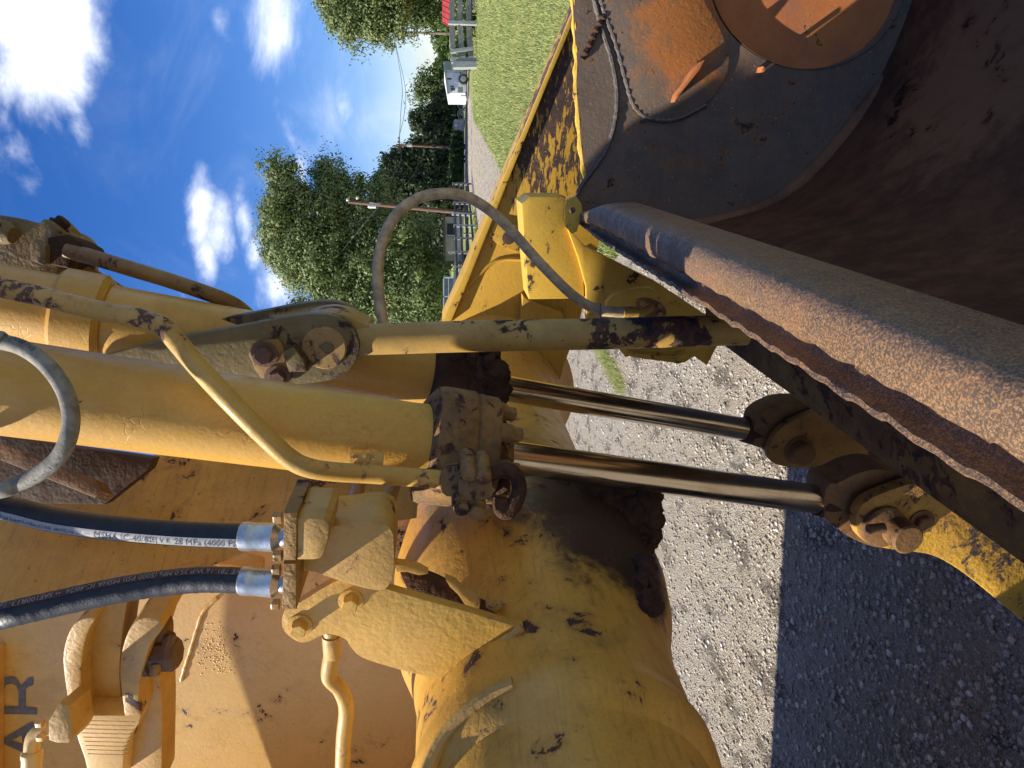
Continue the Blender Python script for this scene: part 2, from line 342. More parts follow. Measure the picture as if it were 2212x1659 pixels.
co = mapped(t); b.inputs['Metallic'].default_value = 1.0
t.put(b.inputs['Base Color'], t.mix(t.ramp(t.noise(co, 5, 6, .7), .45, .75), (0.66, 0.58, 0.47), (0.48, 0.39, 0.29)))
t.put(b.inputs['Roughness'], t.ramp(t.noise(co, 8, 5, .7), .3, .7, .15, .25))


# ================================================================== SETTING
# ground: one grassy sheet to the horizon, gravel yard sheet 4 mm above it
mt, t, b = newmat('grass_ground'); m_grass = mt; co = mapped(t)
g1 = t.noise(co, .35, 5, .6); g2 = t.noise(co, 3.0, 8, .75); g3 = t.noise(mapped(t, (30, 30, 30)), 1.3, 6, .8)
c = t.mix(t.ramp(g1, .35, .65), (0.19, 0.24, 0.065), (0.27, 0.30, 0.10)); c = t.mix(t.ramp(g2, .35, .7, 0, .6), c, (0.13, 0.20, 0.05))
c = t.mix(t.ramp(g3, .35, .7, 0, .75), c, (0.36, 0.36, 0.15))
t.put(b.inputs['Base Color'], c); b.inputs['Roughness'].default_value = .9; b.inputs['Specular IOR Level'].default_value = .2
t.put(b.inputs['Normal'], t.bump(t.math('ADD', g3, g2), 1.0, .05))
n = 60; vs = []; fs = []
for i in range(n + 1):
    for j in range(n + 1): vs.append(((i / n - .5) * 1600, (j / n) * 1500 - 60, 0))
for i in range(n):
    for j in range(n): a = i * (n + 1) + j; fs.append((a, a + n + 1, a + n + 2, a + 1))
raw('ground', vs, fs, m_grass, kind='structure')

mt, t, b = newmat('gravel'); m_gravel = mt; co = mapped(t)
vo = t.add('ShaderNodeTexVoronoi'); vo.inputs['Scale'].default_value = 110; t.l.new(co, vo.inputs['Vector'])
vo2 = t.add('ShaderNodeTexVoronoi'); vo2.inputs['Scale'].default_value = 190; t.l.new(co, vo2.inputs['Vector'])
sp = t.add('ShaderNodeSeparateColor'); t.l.new(vo.outputs['Color'], sp.inputs[0])
stone = t.mix(sp.outputs[0], (0.25, 0.225, 0.18), (0.58, 0.51, 0.40)); stone = t.mix(t.ramp(sp.outputs[1], .75, 1.0, 0, .8), stone, (0.75, 0.69, 0.61))
dustn = t.noise(co, 1.1, 8, .7, .6); dn2 = t.noise(mapped(t, (2.2, 1.0, 1), (0, 0, .5)), 2.2, 8, .72, .5)
c = t.mix(t.ramp(dustn, .42, .62, .05, .75), stone, (0.44, 0.37, 0.27)); c = t.mix(t.ramp(dn2, .52, .60, 0, .85), c, (0.13, 0.11, 0.085))
c = t.mix(t.ramp(t.noise(co, .5, 6, .7), .55, .75, 0, .5), c, (0.50, 0.40, 0.25))
t.put(b.inputs['Base Color'], c); b.inputs['Roughness'].default_value = .95; b.inputs['Specular IOR Level'].default_value = .2
h = t.math('ADD', t.math('MULTIPLY', vo.outputs['Distance'], -1.0), t.math('MULTIPLY', t.noise(co, 6, 8, .7), 3.0)); h = t.math('ADD', h, t.math('MULTIPLY', vo2.outputs['Distance'], -.4))
t.put(b.inputs['Normal'], t.bump(h, 1.0, .02))
edge = [(1013, 150), (1016, 205), (1023, 258), (1040, 282), (1060, 320), (1087, 372), (1140, 455), (1225, 600), (1262, 640), (1330, 560), (1500, 300), (1900, -700)]
yard = [G(x, y, .004) for x, y in edge] + [Vector((8, -8, .004)), Vector((-16, -8, .004)), Vector((-16, 14, .004))]
yard += [G(x, y, .004) for x, y in ((1062, 960), (1045, 620), (1030, 470), (1016, 428), (1004, 402), (1002, 330), (1006, 270), (1009, 205), (1010, 150))]
bm = bmesh.new(); vv = []
for i, p in enumerate(yard):
    q = yard[(i + 1) % len(yard)]; d = (q - p).length; k = max(1, min(40, int(d / .5)))
    for s in range(k):
        pp = p.lerp(q, s / k); am = .04 + min(.3, pp.y * .006); vv.append(bm.verts.new(pp + (Vector((random.uniform(-am, am), random.uniform(-am, am), 0)) if s else Vector())))
f = bm.faces.new(vv); bmesh.ops.triangulate(bm, faces=[f])
fin(bm, 'gravel_yard', m_gravel, None, kind='structure')

# loose stones (more than anyone could count)
def stones(n, fx, smin, smax):
    u = rng.random(n); v = rng.random(n)
    Yd = 1.7 * (10.0 / 1.7) ** (u ** .8); Xd = Yd * (-.62 + 1.0 * v)
    s = smin + (smax - smin) * rng.random(n) ** 7.0
    return Xd, Yd, s
Xd, Yd, sz = stones(90000, 0, .0028, .020)
octv = np.array([(1, 0, 0), (-1, 0, 0), (0, 1, 0), (0, -1, 0), (0, 0, 1), (0, 0, -1)], float)
octf = np.array([(0, 2, 4), (2, 1, 4), (1, 3, 4), (3, 0, 4), (2, 0, 5), (1, 2, 5), (3, 1, 5), (0, 3, 5)])
nst = len(Xd); V = octv[None] * (1 + .45 * (rng.random((nst, 6, 3)) - .5)); sc3 = np.stack([np.ones(nst), .6 + .5 * rng.random(nst), .45 + .3 * rng.random(nst)], 1)
V = V * sc3[:, None] * sz[:, None, None]; th = rng.random(nst) * 6.283; cs, sn = np.cos(th), np.sin(th)
V = np.stack([V[..., 0] * cs[:, None] - V[..., 1] * sn[:, None], V[..., 0] * sn[:, None] + V[..., 1] * cs[:, None], V[..., 2]], -1)
V += np.stack([Xd, Yd, .004 + sz * .25], 1)[:, None]
FF = (octf[None] + (np.arange(nst) * 6)[:, None, None]).reshape(-1, 3)
mt, t, b = newmat('stones'); m_stone = mt
gi = t.add('ShaderNodeNewGeometry'); c = t.mix(gi.outputs['Random Per Island'], (0.24, 0.215, 0.185), (0.56, 0.49, 0.40)); rr = t.ramp(gi.outputs['Random Per Island'], .93, .97); c = t.mix(rr, c, (0.68, 0.65, 0.6))
t.put(b.inputs['Base Color'], c); b.inputs['Roughness'].default_value = .8
raw('loose_gravel', V.reshape(-1, 3), FF, m_stone, kind='stuff')['label'] = 'loose grey gravel stones scattered over the yard'

def blades(n, place, hmin, hmax, wd, lean=.5):
    X0, Y0 = place(n); n = len(X0); h = hmin + (hmax - hmin) * rng.random(n); a = rng.random(n) * 6.283; l = lean * h * rng.random(n); a2 = rng.random(n) * 6.283
    w2 = wd * (.6 + .8 * rng.random(n)); z0 = np.full(n, .003)
    dx, dy = np.cos(a) * w2, np.sin(a) * w2
    p0 = np.stack([X0 - dx, Y0 - dy, z0], 1); p1 = np.stack([X0 + dx, Y0 + dy, z0], 1); p2 = np.stack([X0 + np.cos(a2) * l, Y0 + np.sin(a2) * l, z0 + h], 1)
    V = np.stack([p0, p1, p2], 1).reshape(-1, 3); return V, np.arange(n * 3).reshape(-1, 3)
mt, t, b = newmat('grass_blades'); m_blade = mt; gi = t.add('ShaderNodeNewGeometry')
big = t.noise(mapped(t), .45, 5, .65)
c = t.mix(gi.outputs['Random Per Island'], (0.16, 0.25, 0.05), (0.46, 0.46, 0.19)); c = t.mix(t.ramp(big, .4, .62, 0, .6), c, (0.42, 0.42, 0.15))
t.put(b.inputs['Base Color'], c); b.inputs['Roughness'].default_value = .7; b.inputs['Specular IOR Level'].default_value = .25
def in_poly(px, py, poly):
    ins = np.zeros(len(px), bool); j = len(poly) - 1
    for i in range(len(poly)):
        xi, yi = poly[i]; xj, yj = poly[j]
        cond = ((yi > py) != (yj > py)) & (px < (xj - xi) * (py - yi) / (yj - yi + 1e-12) + xi); ins ^= cond; j = i
    return ins
ypoly = [(p.x, p.y) for p in yard]
def field_a(n):
    u = rng.random(n); v = rng.random(n); Yd = 7.0 * (42 / 7.0) ** u; Xd = Yd * (-.02 + .60 * v)
    k = ~in_poly(Xd, Yd, ypoly); return Xd[k], Yd[k]
V, FF = blades(330000, field_a, .03, .085, .006, .9)
# coarser blades further off keep the sward visible
sc = np.repeat(np.clip(V[0::3, 1] / 12, 1, 3.2), 3); base = np.repeat(V[0::3], 3, 0); V = base + (V - base) * np.stack([sc, sc, np.minimum(sc, 1.8)], 1)
o = raw('lawn_grass', V, FF, m_blade, kind='stuff'); o['label'] = 'mown yellow-green grass field beyond the loader'
def strip(n):
    s = rng.random(n); a = G(1290, 735); b_ = G(1348, 842); px = a.x + (b_.x - a.x) * s + rng.normal(0, .05, n); py = a.y + (b_.y - a.y) * s + rng.normal(0, .10, n)
    return px, py
V, FF = blades(5000, strip, .02, .07, .002, 1.2)
o = raw('grass_tuft_strip', V, FF, m_blade, kind='stuff'); o['label'] = 'thin strip of green grass growing through the gravel'
mt, t, b = newmat('dry_grass'); m_dry = mt; gi = t.add('ShaderNodeNewGeometry')
t.put(b.inputs['Base Color'], t.mix(gi.outputs['Random Per Island'], (0.30, 0.22, 0.12), (0.52, 0.43, 0.27))); b.inputs['Roughness'].default_value = .8
def drypl(n):
    cx = rng.uniform(1400, 2150, 46); cy = rng.uniform(800, 1640, 46); k = rng.integers(0, 46, n); X0 = np.empty(n); Y0 = np.empty(n)
    cg = [G(a, b_) for a, b_ in zip(cx, cy)]; gx = np.array([q.x for q in cg]); gy = np.array([q.y for q in cg]); gs = gy * .035
    return gx[k] + rng.normal(0, 1, n) * gs[k] * 1.4, gy[k] + rng.normal(0, 1, n) * gs[k]
V, FF = blades(16000, drypl, .004, .025, .0011, 4.0)
o = raw('dry_grass_litter', V, FF, m_dry, kind='stuff'); o['label'] = 'dead straw-coloured grass lying in the gravel'

# ------------------------------------------------------------------ trees
def leafmat(name, a, b_, c_):
    mt, t, b = newmat(name); gi = t.add('ShaderNodeNewGeometry'); co = mapped(t)
    c = t.mix(gi.outputs['Random Per Island'], a, b_); c = t.mix(t.ramp(t.noise(co, .9, 5, .7), .42, .62, 0, .7), c, c_)
    t.put(b.inputs['Base Color'], c); b.inputs['Roughness'].default_value = .55; b.inputs['Specular IOR Level'].default_value = .3
    tr = t.add('ShaderNodeBsdfTranslucent'); t.l.new(c, tr.inputs[0]); mx = t.add('ShaderNodeMixShader'); mx.inputs[0].default_value = .15
    t.l.new(b.outputs[0], mx.inputs[1]); t.l.new(tr.outputs[0], mx.inputs[2]); t.l.new(mx.outputs[0], t.n['Material Output'].inputs[0]); return mt
m_oak = leafmat('leaf_oak', (0.085, 0.125, 0.036), (0.19, 0.23, 0.078), (0.26, 0.30, 0.10))
m_dark = leafmat('leaf_dark', (0.022, 0.040, 0.017), (0.042, 0.068, 0.026), (0.06, 0.085, 0.03))
m_mid = leafmat('leaf_mid', (0.045, 0.085, 0.02), (0.09, 0.14, 0.035), (0.13, 0.17, 0.05))
m_light = leafmat('leaf_light', (0.10, 0.15, 0.035), (0.17, 0.22, 0.06), (0.22, 0.25, 0.08))
m_bark = simple('bark', (0.10, 0.085, 0.07), .9, 0, .4, 3, .8, (4, 4, 1), .2, .05)
def tree(name, label, cat, base, lobes, ncl, per, lsize, mat, trunk=.3, group=None, clr=.55, limbs=6, spiky=False):
    """lobes: (centre, (rx,ry,rz)) ; foliage gathers in clusters so gaps stay between them"""
    T = thing(name, base, label, cat, group)
    ctr = []; wts = np.array([l[1][0] * l[1][1] * l[1][2] for l in lobes]) ** .66; wts = wts / wts.sum()
    pick = rng.choice(len(lobes), ncl, p=wts); dr = rng.normal(size=(ncl, 3)); dr /= np.linalg.norm(dr, axis=1)[:, None]
    rad = rng.random(ncl) ** .35; bump = 1 + .14 * np.sin(dr[:, 0] * 7 + dr[:, 2] * 5 + pick) + .10 * rng.normal(size=ncl)
    LC = np.array([tuple(l[0]) for l in lobes]); LR = np.array([l[1] for l in lobes])
    C0 = LC[pick] + dr * (rad * bump)[:, None] * LR[pick]
    n = ncl * per; off = rng.normal(size=(n, 3)) * np.array([1, 1, .62]) * clr * .5 * (.5 + rng.random((ncl, 1)).repeat(per, 0))
    if spiky: off[:, :2] *= .8; off[:, 2] = -np.abs(off[:, 0]) * .5 + off[:, 2] * .7
    Q = C0.repeat(per, 0) + off
    nn = off / (np.linalg.norm(off, axis=1)[:, None] + 1e-6) * 1.5 + .45 * rng.normal(size=(n, 3)) + .45 * dr.repeat(per, 0) * np.array([1, 1, .6]) + np.array([0, 0, .35]); nn /= np.linalg.norm(nn, axis=1)[:, None]
    a = np.cross(nn, rng.normal(size=(n, 3))); a /= np.linalg.norm(a, axis=1)[:, None]; b2 = np.cross(nn, a)
    s = lsize * (.5 + .9 * rng.random(n))[:, None]
    V = np.stack([Q - a * s, Q + b2 * s * .5, Q + a * s, Q - b2 * s * .5], 1).reshape(-1, 3)
    raw('crown', V, np.arange(n * 4).reshape(-1, 4), mat, T)
    bm = bmesh.new(); base = Vector(base); top = Vector(np.average(LC, 0, weights=wts)); 
    tp = [base, base.lerp(top, .4) + Vector((random.uniform(-.2, .2), 0, 0)), top]
    sweep(bm, spline(tp, 5), [trunk * (1 - .6 * i / 10) for i in range(11)], 9)
    for k in range(limbs):
        st = base.lerp(top, random.uniform(.35, .8)); q = Vector(C0[rng.integers(0, ncl)]); md = st.lerp(q, .5) + Vector((0, 0, -.1 * (q - st).length + .2))
        sweep(bm, spline([st, md, q], 4), [trunk * .45 * (1 - .85 * i / 8) for i in range(9)], 6)
    fin(bm, 'trunk', m_bark, T); return T
def lobe(x, y, d, rx, ry, dd=None): # picture-space extents turned into metres: rx vertical, ry sideways
    s = d / FPX; return (P(x, y, d), (ry * s, (dd if dd else ry * .9 * s), rx * s))
tree('oak_tree', 'large spreading oak with bright green leaves, tallest tree behind the looped hose', 'tree', G(1006, 560),
     [lobe(622, 440, 55, 58, 50), lobe(603, 365, 55, 42, 33), lobe(625, 520, 55, 55, 80), lobe(700, 560, 55, 80, 105), lobe(722, 432, 56, 42, 66), lobe(780, 470, 56, 90, 90), lobe(850, 570, 55, 95, 115),
      lobe(760, 640, 54, 90, 70), lobe(900, 650, 54, 60, 70), lobe(590, 480, 55, 30, 50), lobe(697, 384, 56, 28, 32)], 1500, 105, .12, m_oak, .5, clr=.95)
tree('oak_tree', 'broad oak crown hanging into the picture above the grey rail fence', 'tree', G(1001, -40),
     [lobe(800, -30, 62, 105, 75), lobe(770, 45, 62, 70, 50), lobe(840, 40, 62, 60, 55), lobe(715, 5, 62, 35, 35), lobe(850, -60, 62, 80, 70)], 620, 90, .13, m_oak, .4, clr=.95)
tree('bushy_tree', 'rounded mid-green tree beside the red-roofed building', 'tree', G(1000, 25),
     [lobe(910, 0, 66, 38, 55), lobe(925, 35, 66, 28, 24), lobe(890, 25, 66, 22, 20)], 420, 22, .14, m_mid, .2, clr=.7)
tree('sparse_tree', 'small open-crowned tree with sky showing through beside the white trailer', 'tree', G(998, 190),
     [lobe(925, 185, 72, 35, 34), lobe(950, 160, 72, 28, 30), lobe(955, 205, 72, 28, 30), lobe(905, 205, 72, 20, 22)], 270, 16, .15, m_mid, .16, clr=.8, limbs=14)
tree('cedar_tree', 'dark evergreen left of the wooden stump', 'tree', G(998, 300),
     [lobe(945, 262, 70, 60, 32), lobe(915, 265, 70, 30, 20), lobe(960, 240, 70, 35, 25), lobe(965, 300, 70, 38, 35)], 700, 24, .17, m_dark, .2, clr=.75, spiky=True)
tree('cedar_tree', 'low dark evergreen behind the old wagon wheels', 'tree', G(997, 225),
     [lobe(968, 225, 71, 26, 45)], 350, 24, .17, m_dark, .2, clr=.75, spiky=True)
tree('cedar_tree', 'tall dense dark evergreen behind the utility pole with crossarm', 'tree', G(998, 360),
     [lobe(930, 340, 68, 55, 40), lobe(870, 362, 68, 48, 38), lobe(960, 350, 68, 35, 60), lobe(835, 385, 68, 28, 25)], 1000, 26, .18, m_dark, .3, clr=.8, spiky=True)
tree('cedar_tree', 'tall dense dark evergreen between the utility pole with crossarm and the leaning pole', 'tree', G(999, 420),
     [lobe(900, 415, 64, 85, 50), lobe(840, 410, 64, 40, 30), lobe(945, 430, 64, 45, 60)], 1100, 26, .18, m_dark, .3, clr=.8, spiky=True)
tree('round_tree', 'dark green round-topped tree standing behind the spreading oak', 'tree', G(994, 480),
     [lobe(930, 520, 70, 50, 90), lobe(880, 470, 70, 60, 60)], 500, 22, .2, m_dark, .3, clr=.9)
tree('bushy_tree', 'light green tree standing just right of the utility pole with crossarm', 'tree', G(992, 322),
     [lobe(915, 322, 84, 26, 22), lobe(940, 330, 84, 30, 34)], 300, 22, .2, m_light, .2, clr=.8)
tree('bushy_tree', 'small tree whose top just shows above the steel fork plates', 'tree', G(994, 720),
     [lobe(800, 735, 75, 120, 60), lobe(700, 700, 75, 70, 40), lobe(650, 668, 75, 28, 18)], 600, 22, .22, m_mid, .3, clr=.9)
# far wood along the horizon
nw = 26000; xs = rng.uniform(-140, 260, nw); V0 = np.stack([xs, 190 + rng.normal(0, 5, nw), rng.random(nw) * (5.0 + 1.2 * np.sin(xs * .13) + .8 * np.sin(xs * .41)) ], 1)
a = rng.normal(size=(nw, 3)); b2 = rng.normal(size=(nw, 3)); V = np.stack([V0 - a * .45, V0 + b2 * .4, V0 + a * .45, V0 - b2 * .4], 1).reshape(-1, 3)
o = raw('far_wood', V, np.arange(nw * 4).reshape(-1, 4), m_mid, kind='stuff'); o['label'] = 'distant hedge-like wood along the horizon'
def shrub(name, label, x, y, d, rx, ry, n, mat, ls=.05, cat='shrub', group=None):
    T = thing(name, G(x + rx, y), label, cat, group); c = P(x, y, d); s = d / FPX
    C0 = np.array(c) + rng.normal(size=(n, 3)) * np.array([ry * s * .5, .2, rx * s * .5]); a = rng.normal(size=(n, 3)) * ls; b2 = rng.normal(size=(n, 3)) * ls * .7
    V = np.stack([C0 - a, C0 + b2, C0 + a, C0 - b2], 1).reshape(-1, 3); raw('foliage', V, np.arange(n * 4).reshape(-1, 4), mat, T)
    bm = bmesh.new(); sweep(bm, [T.location.copy(), Vector(c)], .02, 6); fin(bm, 'stem', m_bark, T)
shrub('leafy_weed', 'bright green leafy weed climbing the rail fence post', 1008, 48, 37.5, 18, 26, 500, m_light, .09, 'weed')
for i, (x, y, ry, lab) in enumerate(((1000, 20, 45, 'weedy yellow-green bush behind the fence, at the picture edge'), (1000, 85, 35, 'weedy yellow-green bush behind the fence right of the first post'), (1002, 120, 20, 'small weedy bush behind the leaning fence post'))):
    shrub('weed_bush', lab, x, y, 43, 20, ry, 1600, m_light, .10, 'bush', 'weedy bushes behind the rail fence')
shrub('weed_bush', 'low green bush at the foot of the dark evergreens', 985, 345, 60, 12, 60, 1200, m_mid, .15, 'bush')

# ------------------------------------------------------------------ fences, buildings, trailer, poles
m_wood = simple('weathered_boards', (0.33, 0.30, 0.27), .85, 0, .3, 2.5, .5, (1, 1, 9), .2, .01)
m_woodp = simple('weathered_post', (0.36, 0.37, 0.34), .85, 0, .35, 3.5, .6, (9, 9, 1), .2, .01)
m_blk = simple('dark_board', (0.055, 0.055, 0.06), .8, 0, .3, 4, .3)
m_whiteb = simple('pale_board', (0.45, 0.44, 0.40), .8, 0, .2, 3, .3)
def beam(bm, a, b_, w_, h_):
    a = Vector(a); b_ = Vector(b_); d = (b_ - a); L_ = d.length; d.normalize(); s = d.cross(ZUP) if abs(d.z) < .9 else Vector((1, 0, 0)); s.normalize(); u_ = s.cross(d)
    box(bm, (a + b_) / 2, d * L_ / 2, s * w_ / 2, u_ * h_ / 2)
T = thing('rail_fence', G(1032, 60), 'weathered grey three-rail board fence with one leaning post', 'fence')
D = 37
def rail(x1, y1, x2, y2, off=0): part('rail', T, m_wood, beam, P(x1, y1, D + off), P(x2, y2, D + off), .04, .27)
for (x1, x2, x3) in ((976, 993.5, 1012.5),):
    rail(x1, -90, x1 + .5, 46); rail(x2, -90, x2, 46); rail(x3, -90, x3, 46)
    rail(x1, 52, x1 + 2, 106); rail(x2 + .5, 52, x2 + 3, 104); rail(x3 + .5, 58, x3 + 2, 101)
    rail(x1 + 3, 110, x1 + 6, 124, .3); rail(x2 + 5, 110, x2 + 6, 123, .3); rail(x3 + 4, 108, x3 + 5, 123, .3)
for (x1, y1, x2, y2, wdt) in ((968, 49, 1030, 51, .17), (973, 112, 1023, 105, .17), (973, 127, 1033, 128, .14), (975, 133, 1033, 134, .13), (979, 142, 1031, 141, .30)):
    part('post', T, m_woodp, beam, P(x1, y1, D - .1), P(x2, y2, D - .1), wdt, wdt)
part('kickboard', T, m_wood, beam, P(1027, -60, D - .05), P(1024, 20, D - .05), .05, .12)

T = thing('board_fence', G(1030, 480), 'dark four-rail board fence behind the looped hose', 'fence'); A = G(1019, 398); B = G(1052, 700)
for k in range(11):
    p = A.lerp(B, k / 10); part('post', T, m_whiteb if k in (3, 4) else m_wood, beam, p, p + Vector((0, 0, 1.25)), .13, .13)
for z in (.25, .55, .85, 1.15): part('rail', T, m_blk, beam, A + Vector((0, 0, z)), B + Vector((0, 0, z)), .04, .12)
T = thing('paddock_fence', G(1010, 550), 'low pale topped wire paddock fence behind the dark board fence', 'fence'); A = P(992, 465, 44); B = P(978, 690, 37); A0 = A.copy(); A0.z = 0; B0 = B.copy(); B0.z = 0
part('top_rail', T, m_whiteb, beam, A, B, .1, .22)
for k in range(6):
    p = A.lerp(B, k / 5); q = A0.lerp(B0, k / 5); part('post', T, m_whiteb, beam, q, p - Vector((0, 0, .12)), .1, .1)
for z in (.3, .6, .9, 1.2): part('wire', T, m_blk, beam, A0 + Vector((0, 0, z)), B0 + Vector((0, 0, z)), .02, .02)

m_red = simple('red_metal_roof', (0.42, 0.055, 0.06), .45, 0, .15, 1.2, .1)
m_cream = simple('cream_siding', (0.50, 0.46, 0.38), .8, 0, .1, 3, .2)
m_black = simple('dark_opening', (0.012, 0.012, 0.014), .7, 0, .2, 3, .1)
m_wtrim = simple('white_paint', (0.78, 0.78, 0.76), .5, 0, .06, 3, .05)
T = thing('red_roof_building', G(1006, 0), 'low cream building with a faded red metal roof behind the rail fence', 'building')
d = 58; s = d / FPX
def bpx(name, x1, y1, x2, y2, d1, depth, mat, parent, bev=0):
    a = P(x2, y2, d1); c = P(x1, y1, d1); lo = Vector((min(a.x, c.x), min(a.y, c.y), min(a.z, c.z))); hi = Vector((max(a.x, c.x), 0, max(a.z, c.z)))
    ctr = Vector(((lo.x + hi.x) / 2, d1 + depth / 2, (lo.z + hi.z) / 2))
    return part(name, parent, mat, box, ctr, Vector(((hi.x - lo.x) / 2, 0, 0)), Vector((0, depth / 2, 0)), Vector((0, 0, (hi.z - lo.z) / 2)), bev)
bpx('wall', 972, -120, 1003, 46, d, 5, m_cream, T); bpx('window', 978, 2, 990, 14, d - .06, .1, m_black, T); bpx('door', 976, -60, 1001, -40, d - .06, .1, m_black, T)
ra = [P(973.5, 58, d - .5), P(973.5, -130, d - .5), P(957, -130, d + 2.4), P(957, 48, d + 2.4)]
rf = part('roof', T, m_red, prism, ra, Vector((0, 0, .06)), 0)
for k in range(16):
    f_ = k / 15; part('roof_seam', T, m_red, beam, ra[0].lerp(ra[1], f_) + Vector((0, 0, .09)), ra[3].lerp(ra[2], f_) + Vector((0, 0, .09)), .05, .05)
T = thing('shed', G(1000, 500), 'old grey shed with a dark open doorway under the oak', 'shed')
bpx('wall', 962, 470, 1000, 545, 52, 4, m_wood, T); bpx('doorway', 966, 484, 993, 508, 51.9, .12, m_black, T); bpx('door_trim', 963, 508.5, 994, 510, 51.85, .12, m_whiteb, T)
bpx('roof', 957, 466, 962, 548, 51.7, 4.6, m_blk, T)
T = thing('cold_frame', G(1003, 620), 'glazed panel structure with pale frames beside the shed', 'cold frame'); m_glass = simple('dusty_glass', (0.16, 0.20, 0.19), .3, 0, .2, 3, .05)
bpx('pane', 959, 602, 981, 640, 40, .1, m_glass, T); bpx('pane', 959, 643, 981, 690, 40, .1, m_glass, T)
for (a1, b1, a2, b2_) in ((957, 600, 959.5, 692), (980, 600, 983, 692), (957, 599, 983, 602), (957, 640, 983, 642.5), (968, 602, 969.5, 640)): bpx('frame', a1, b1, a2, b2_, 39.9, .16, m_wtrim, T)

# horse trailer
T = thing('horse_trailer', G(1013, 170), 'white horse trailer with slit windows and one black wheel parked beyond the fence', 'trailer'); d = 50
m_alu = simple('dull_aluminium', (0.38, 0.40, 0.42), .4, .5, .15, 4, .05); m_tyre = simple('tyre', (0.02, 0.02, 0.022), .8, 0, .3, 20, .2)
ol = [P(x, y, d) for x, y in ((960, 133), (959.5, 150), (969, 202), (1008, 202), (1007, 158), (1007, 133))]
part('body', T, m_wtrim, prism, ol, Vector((0, 2.0, 0)), .02)
part('roof_edge', T, m_alu, beam, P(959, 134, d - .05), P(968, 203, d - .05), .1, .12)
for (x1, y1, x2, y2, mt_) in ((966, 171, 975.5, 174, m_black), (972, 187.5, 981, 189.5, m_black), (973, 191.5, 982, 193.5, m_black), (974, 195, 983, 197, m_black), (989, 189, 1000, 201, m_alu), (961.5, 135, 975, 155, m_glass), (980, 138, 1004, 158, m_alu)):
    bpx('window' if mt_ is not m_alu else 'panel', x1, y1, x2, y2, d - .05, .06, mt_, T)
part('fender', T, m_alu, prism, [P(x, y, d - .25) for x, y in ((980, 157), (981, 178), (1005, 181), (1007, 157))], Vector((0, .2, 0)), .01)
wc = P(1001, 170, d - .35)
wh = part('wheel', T, m_tyre, lathe, wc, Vector((0, 1, 0)), [(0, .30), (.02, .34), (.18, .34), (.2, .30)], 28); part('rim', wh, m_alu, lathe, wc - Vector((0, .02, 0)), Vector((0, 1, 0)), [(0, .15), (.02, .21), (.04, .21)], 20)
part('tongue', T, m_alu, beam, P(1006, 200, d), P(1009, 216, d - .5), .1, .1); part('jack', T, m_alu, beam, P(995, 207, d - .2), P(1012, 207, d - .2), .07, .07)
# wagon wheels
m_old = simple('old_wheel_wood', (0.42, 0.36, 0.29), .8, 0, .3, 4, .3)
T = thing('old_wagon', G(1008, 238), 'remains of an old wagon with two spoked wheels beside the stump', 'wagon')
for i, (x, y, rr_) in enumerate(((1003, 226, 10), (1002, 247, 10))):
    c = P(x, y, 56); rm = rr_ / FPX * 56
    ax = Vector((.45, 1, .15 if i else 0)).normalized(); n1 = ax.cross(ZUP).normalized(); n2 = n1.cross(ax); c.z = max(rm * .98, c.z)
    ring = [c + n1 * math.cos(k * math.pi / 12) * rm + n2 * math.sin(k * math.pi / 12) * rm for k in range(25)]
    wh = part('wheel', T, m_old, sweep, ring, .035, 6, False); part('hub', wh, m_old, lathe, c - ax * .1, ax, [(0, .07), (.2, .07)], 10)
    for k in range(10): part('spoke', wh, m_old, beam, c, c + (n1 * math.cos(k * .628) + n2 * math.sin(k * .628)) * rm, .03, .03)
part('axle', T, m_old, beam, P(992, 245, 56.4), P(1005, 232, 56.4), .12, .12); part('crossbar', T, m_old, beam, P(1008, 222, 56.4), P(1006, 256, 56.4), .12, .12)
T = thing('tree_stump', G(1004, 271), 'tall weathered grey tree stump beside the gravel lane', 'stump')
bm = bmesh.new(); c0 = P(1003, 270, 56); sweep(bm, [P(1003, 270, 56), P(992, 269, 56), P(983, 268, 56), P(980, 267.5, 56)], [.42, .36, .36, .26], 18, True, lambda a: 1 + .08 * math.sin(7 * a) + .05 * math.sin(13 * a)); fin(bm, 'stump', m_old, T)
T2 = thing('round_lamp', P(985, 271, 55.5), 'small white round reflector on the stump', 'reflector'); part('disc', T2, m_wtrim, lathe, P(985.5, 271, 55.5), Vector((0, -1, 0)), [(0, .08), (.03, .08)], 14)

m_pole = simple('pole_brown', (0.16, 0.085, 0.055), .85, 0, .3, 3, .3, (6, 6, 1)); m_poleg = simple('pole_grey', (0.22, 0.16, 0.12), .85, 0, .3, 3, .3, (6, 6, 1)); m_gal = simple('galvanised', (0.5, 0.52, 0.53), .5, .3, .1, 6, .05)
def pole(label, x1, y1, x2, y2, d, r, mat):
    a = P(x2, y2, d); b_ = P(x1, y1, d); k = a.z / (a.z - b_.z); base = a + (b_ - a) * k; base.z = 0
    T = thing('utility_pole', base, label, 'utility pole', 'utility poles along the lane'); part('shaft', T, mat, sweep, [base, base.lerp(b_, .5), b_], [r, r * .9, r * .75], 10); return T
Pa = pole('plain wooden utility pole beside the oak, nearest the rail fence', 843, 70, 970, 72, 80, .15, m_poleg); part('insulator', Pa, m_gal, beam, P(858, 66, 79.8), P(858, 74, 79.8), .12, .12)
Pb = pole('distant utility pole with crossarm and transformer in front of dark evergreens', 856, 313, 985, 319, 60, .11, m_pole)
part('crossarm', Pb, m_pole, beam, P(862.5, 297, 59.8), P(862.5, 330, 59.8), .09, .09)
for yy in (298, 305, 322, 329): part('insulator', Pb, m_blk, beam, P(859, yy, 59.8), P(862, yy, 59.8), .07, .07)
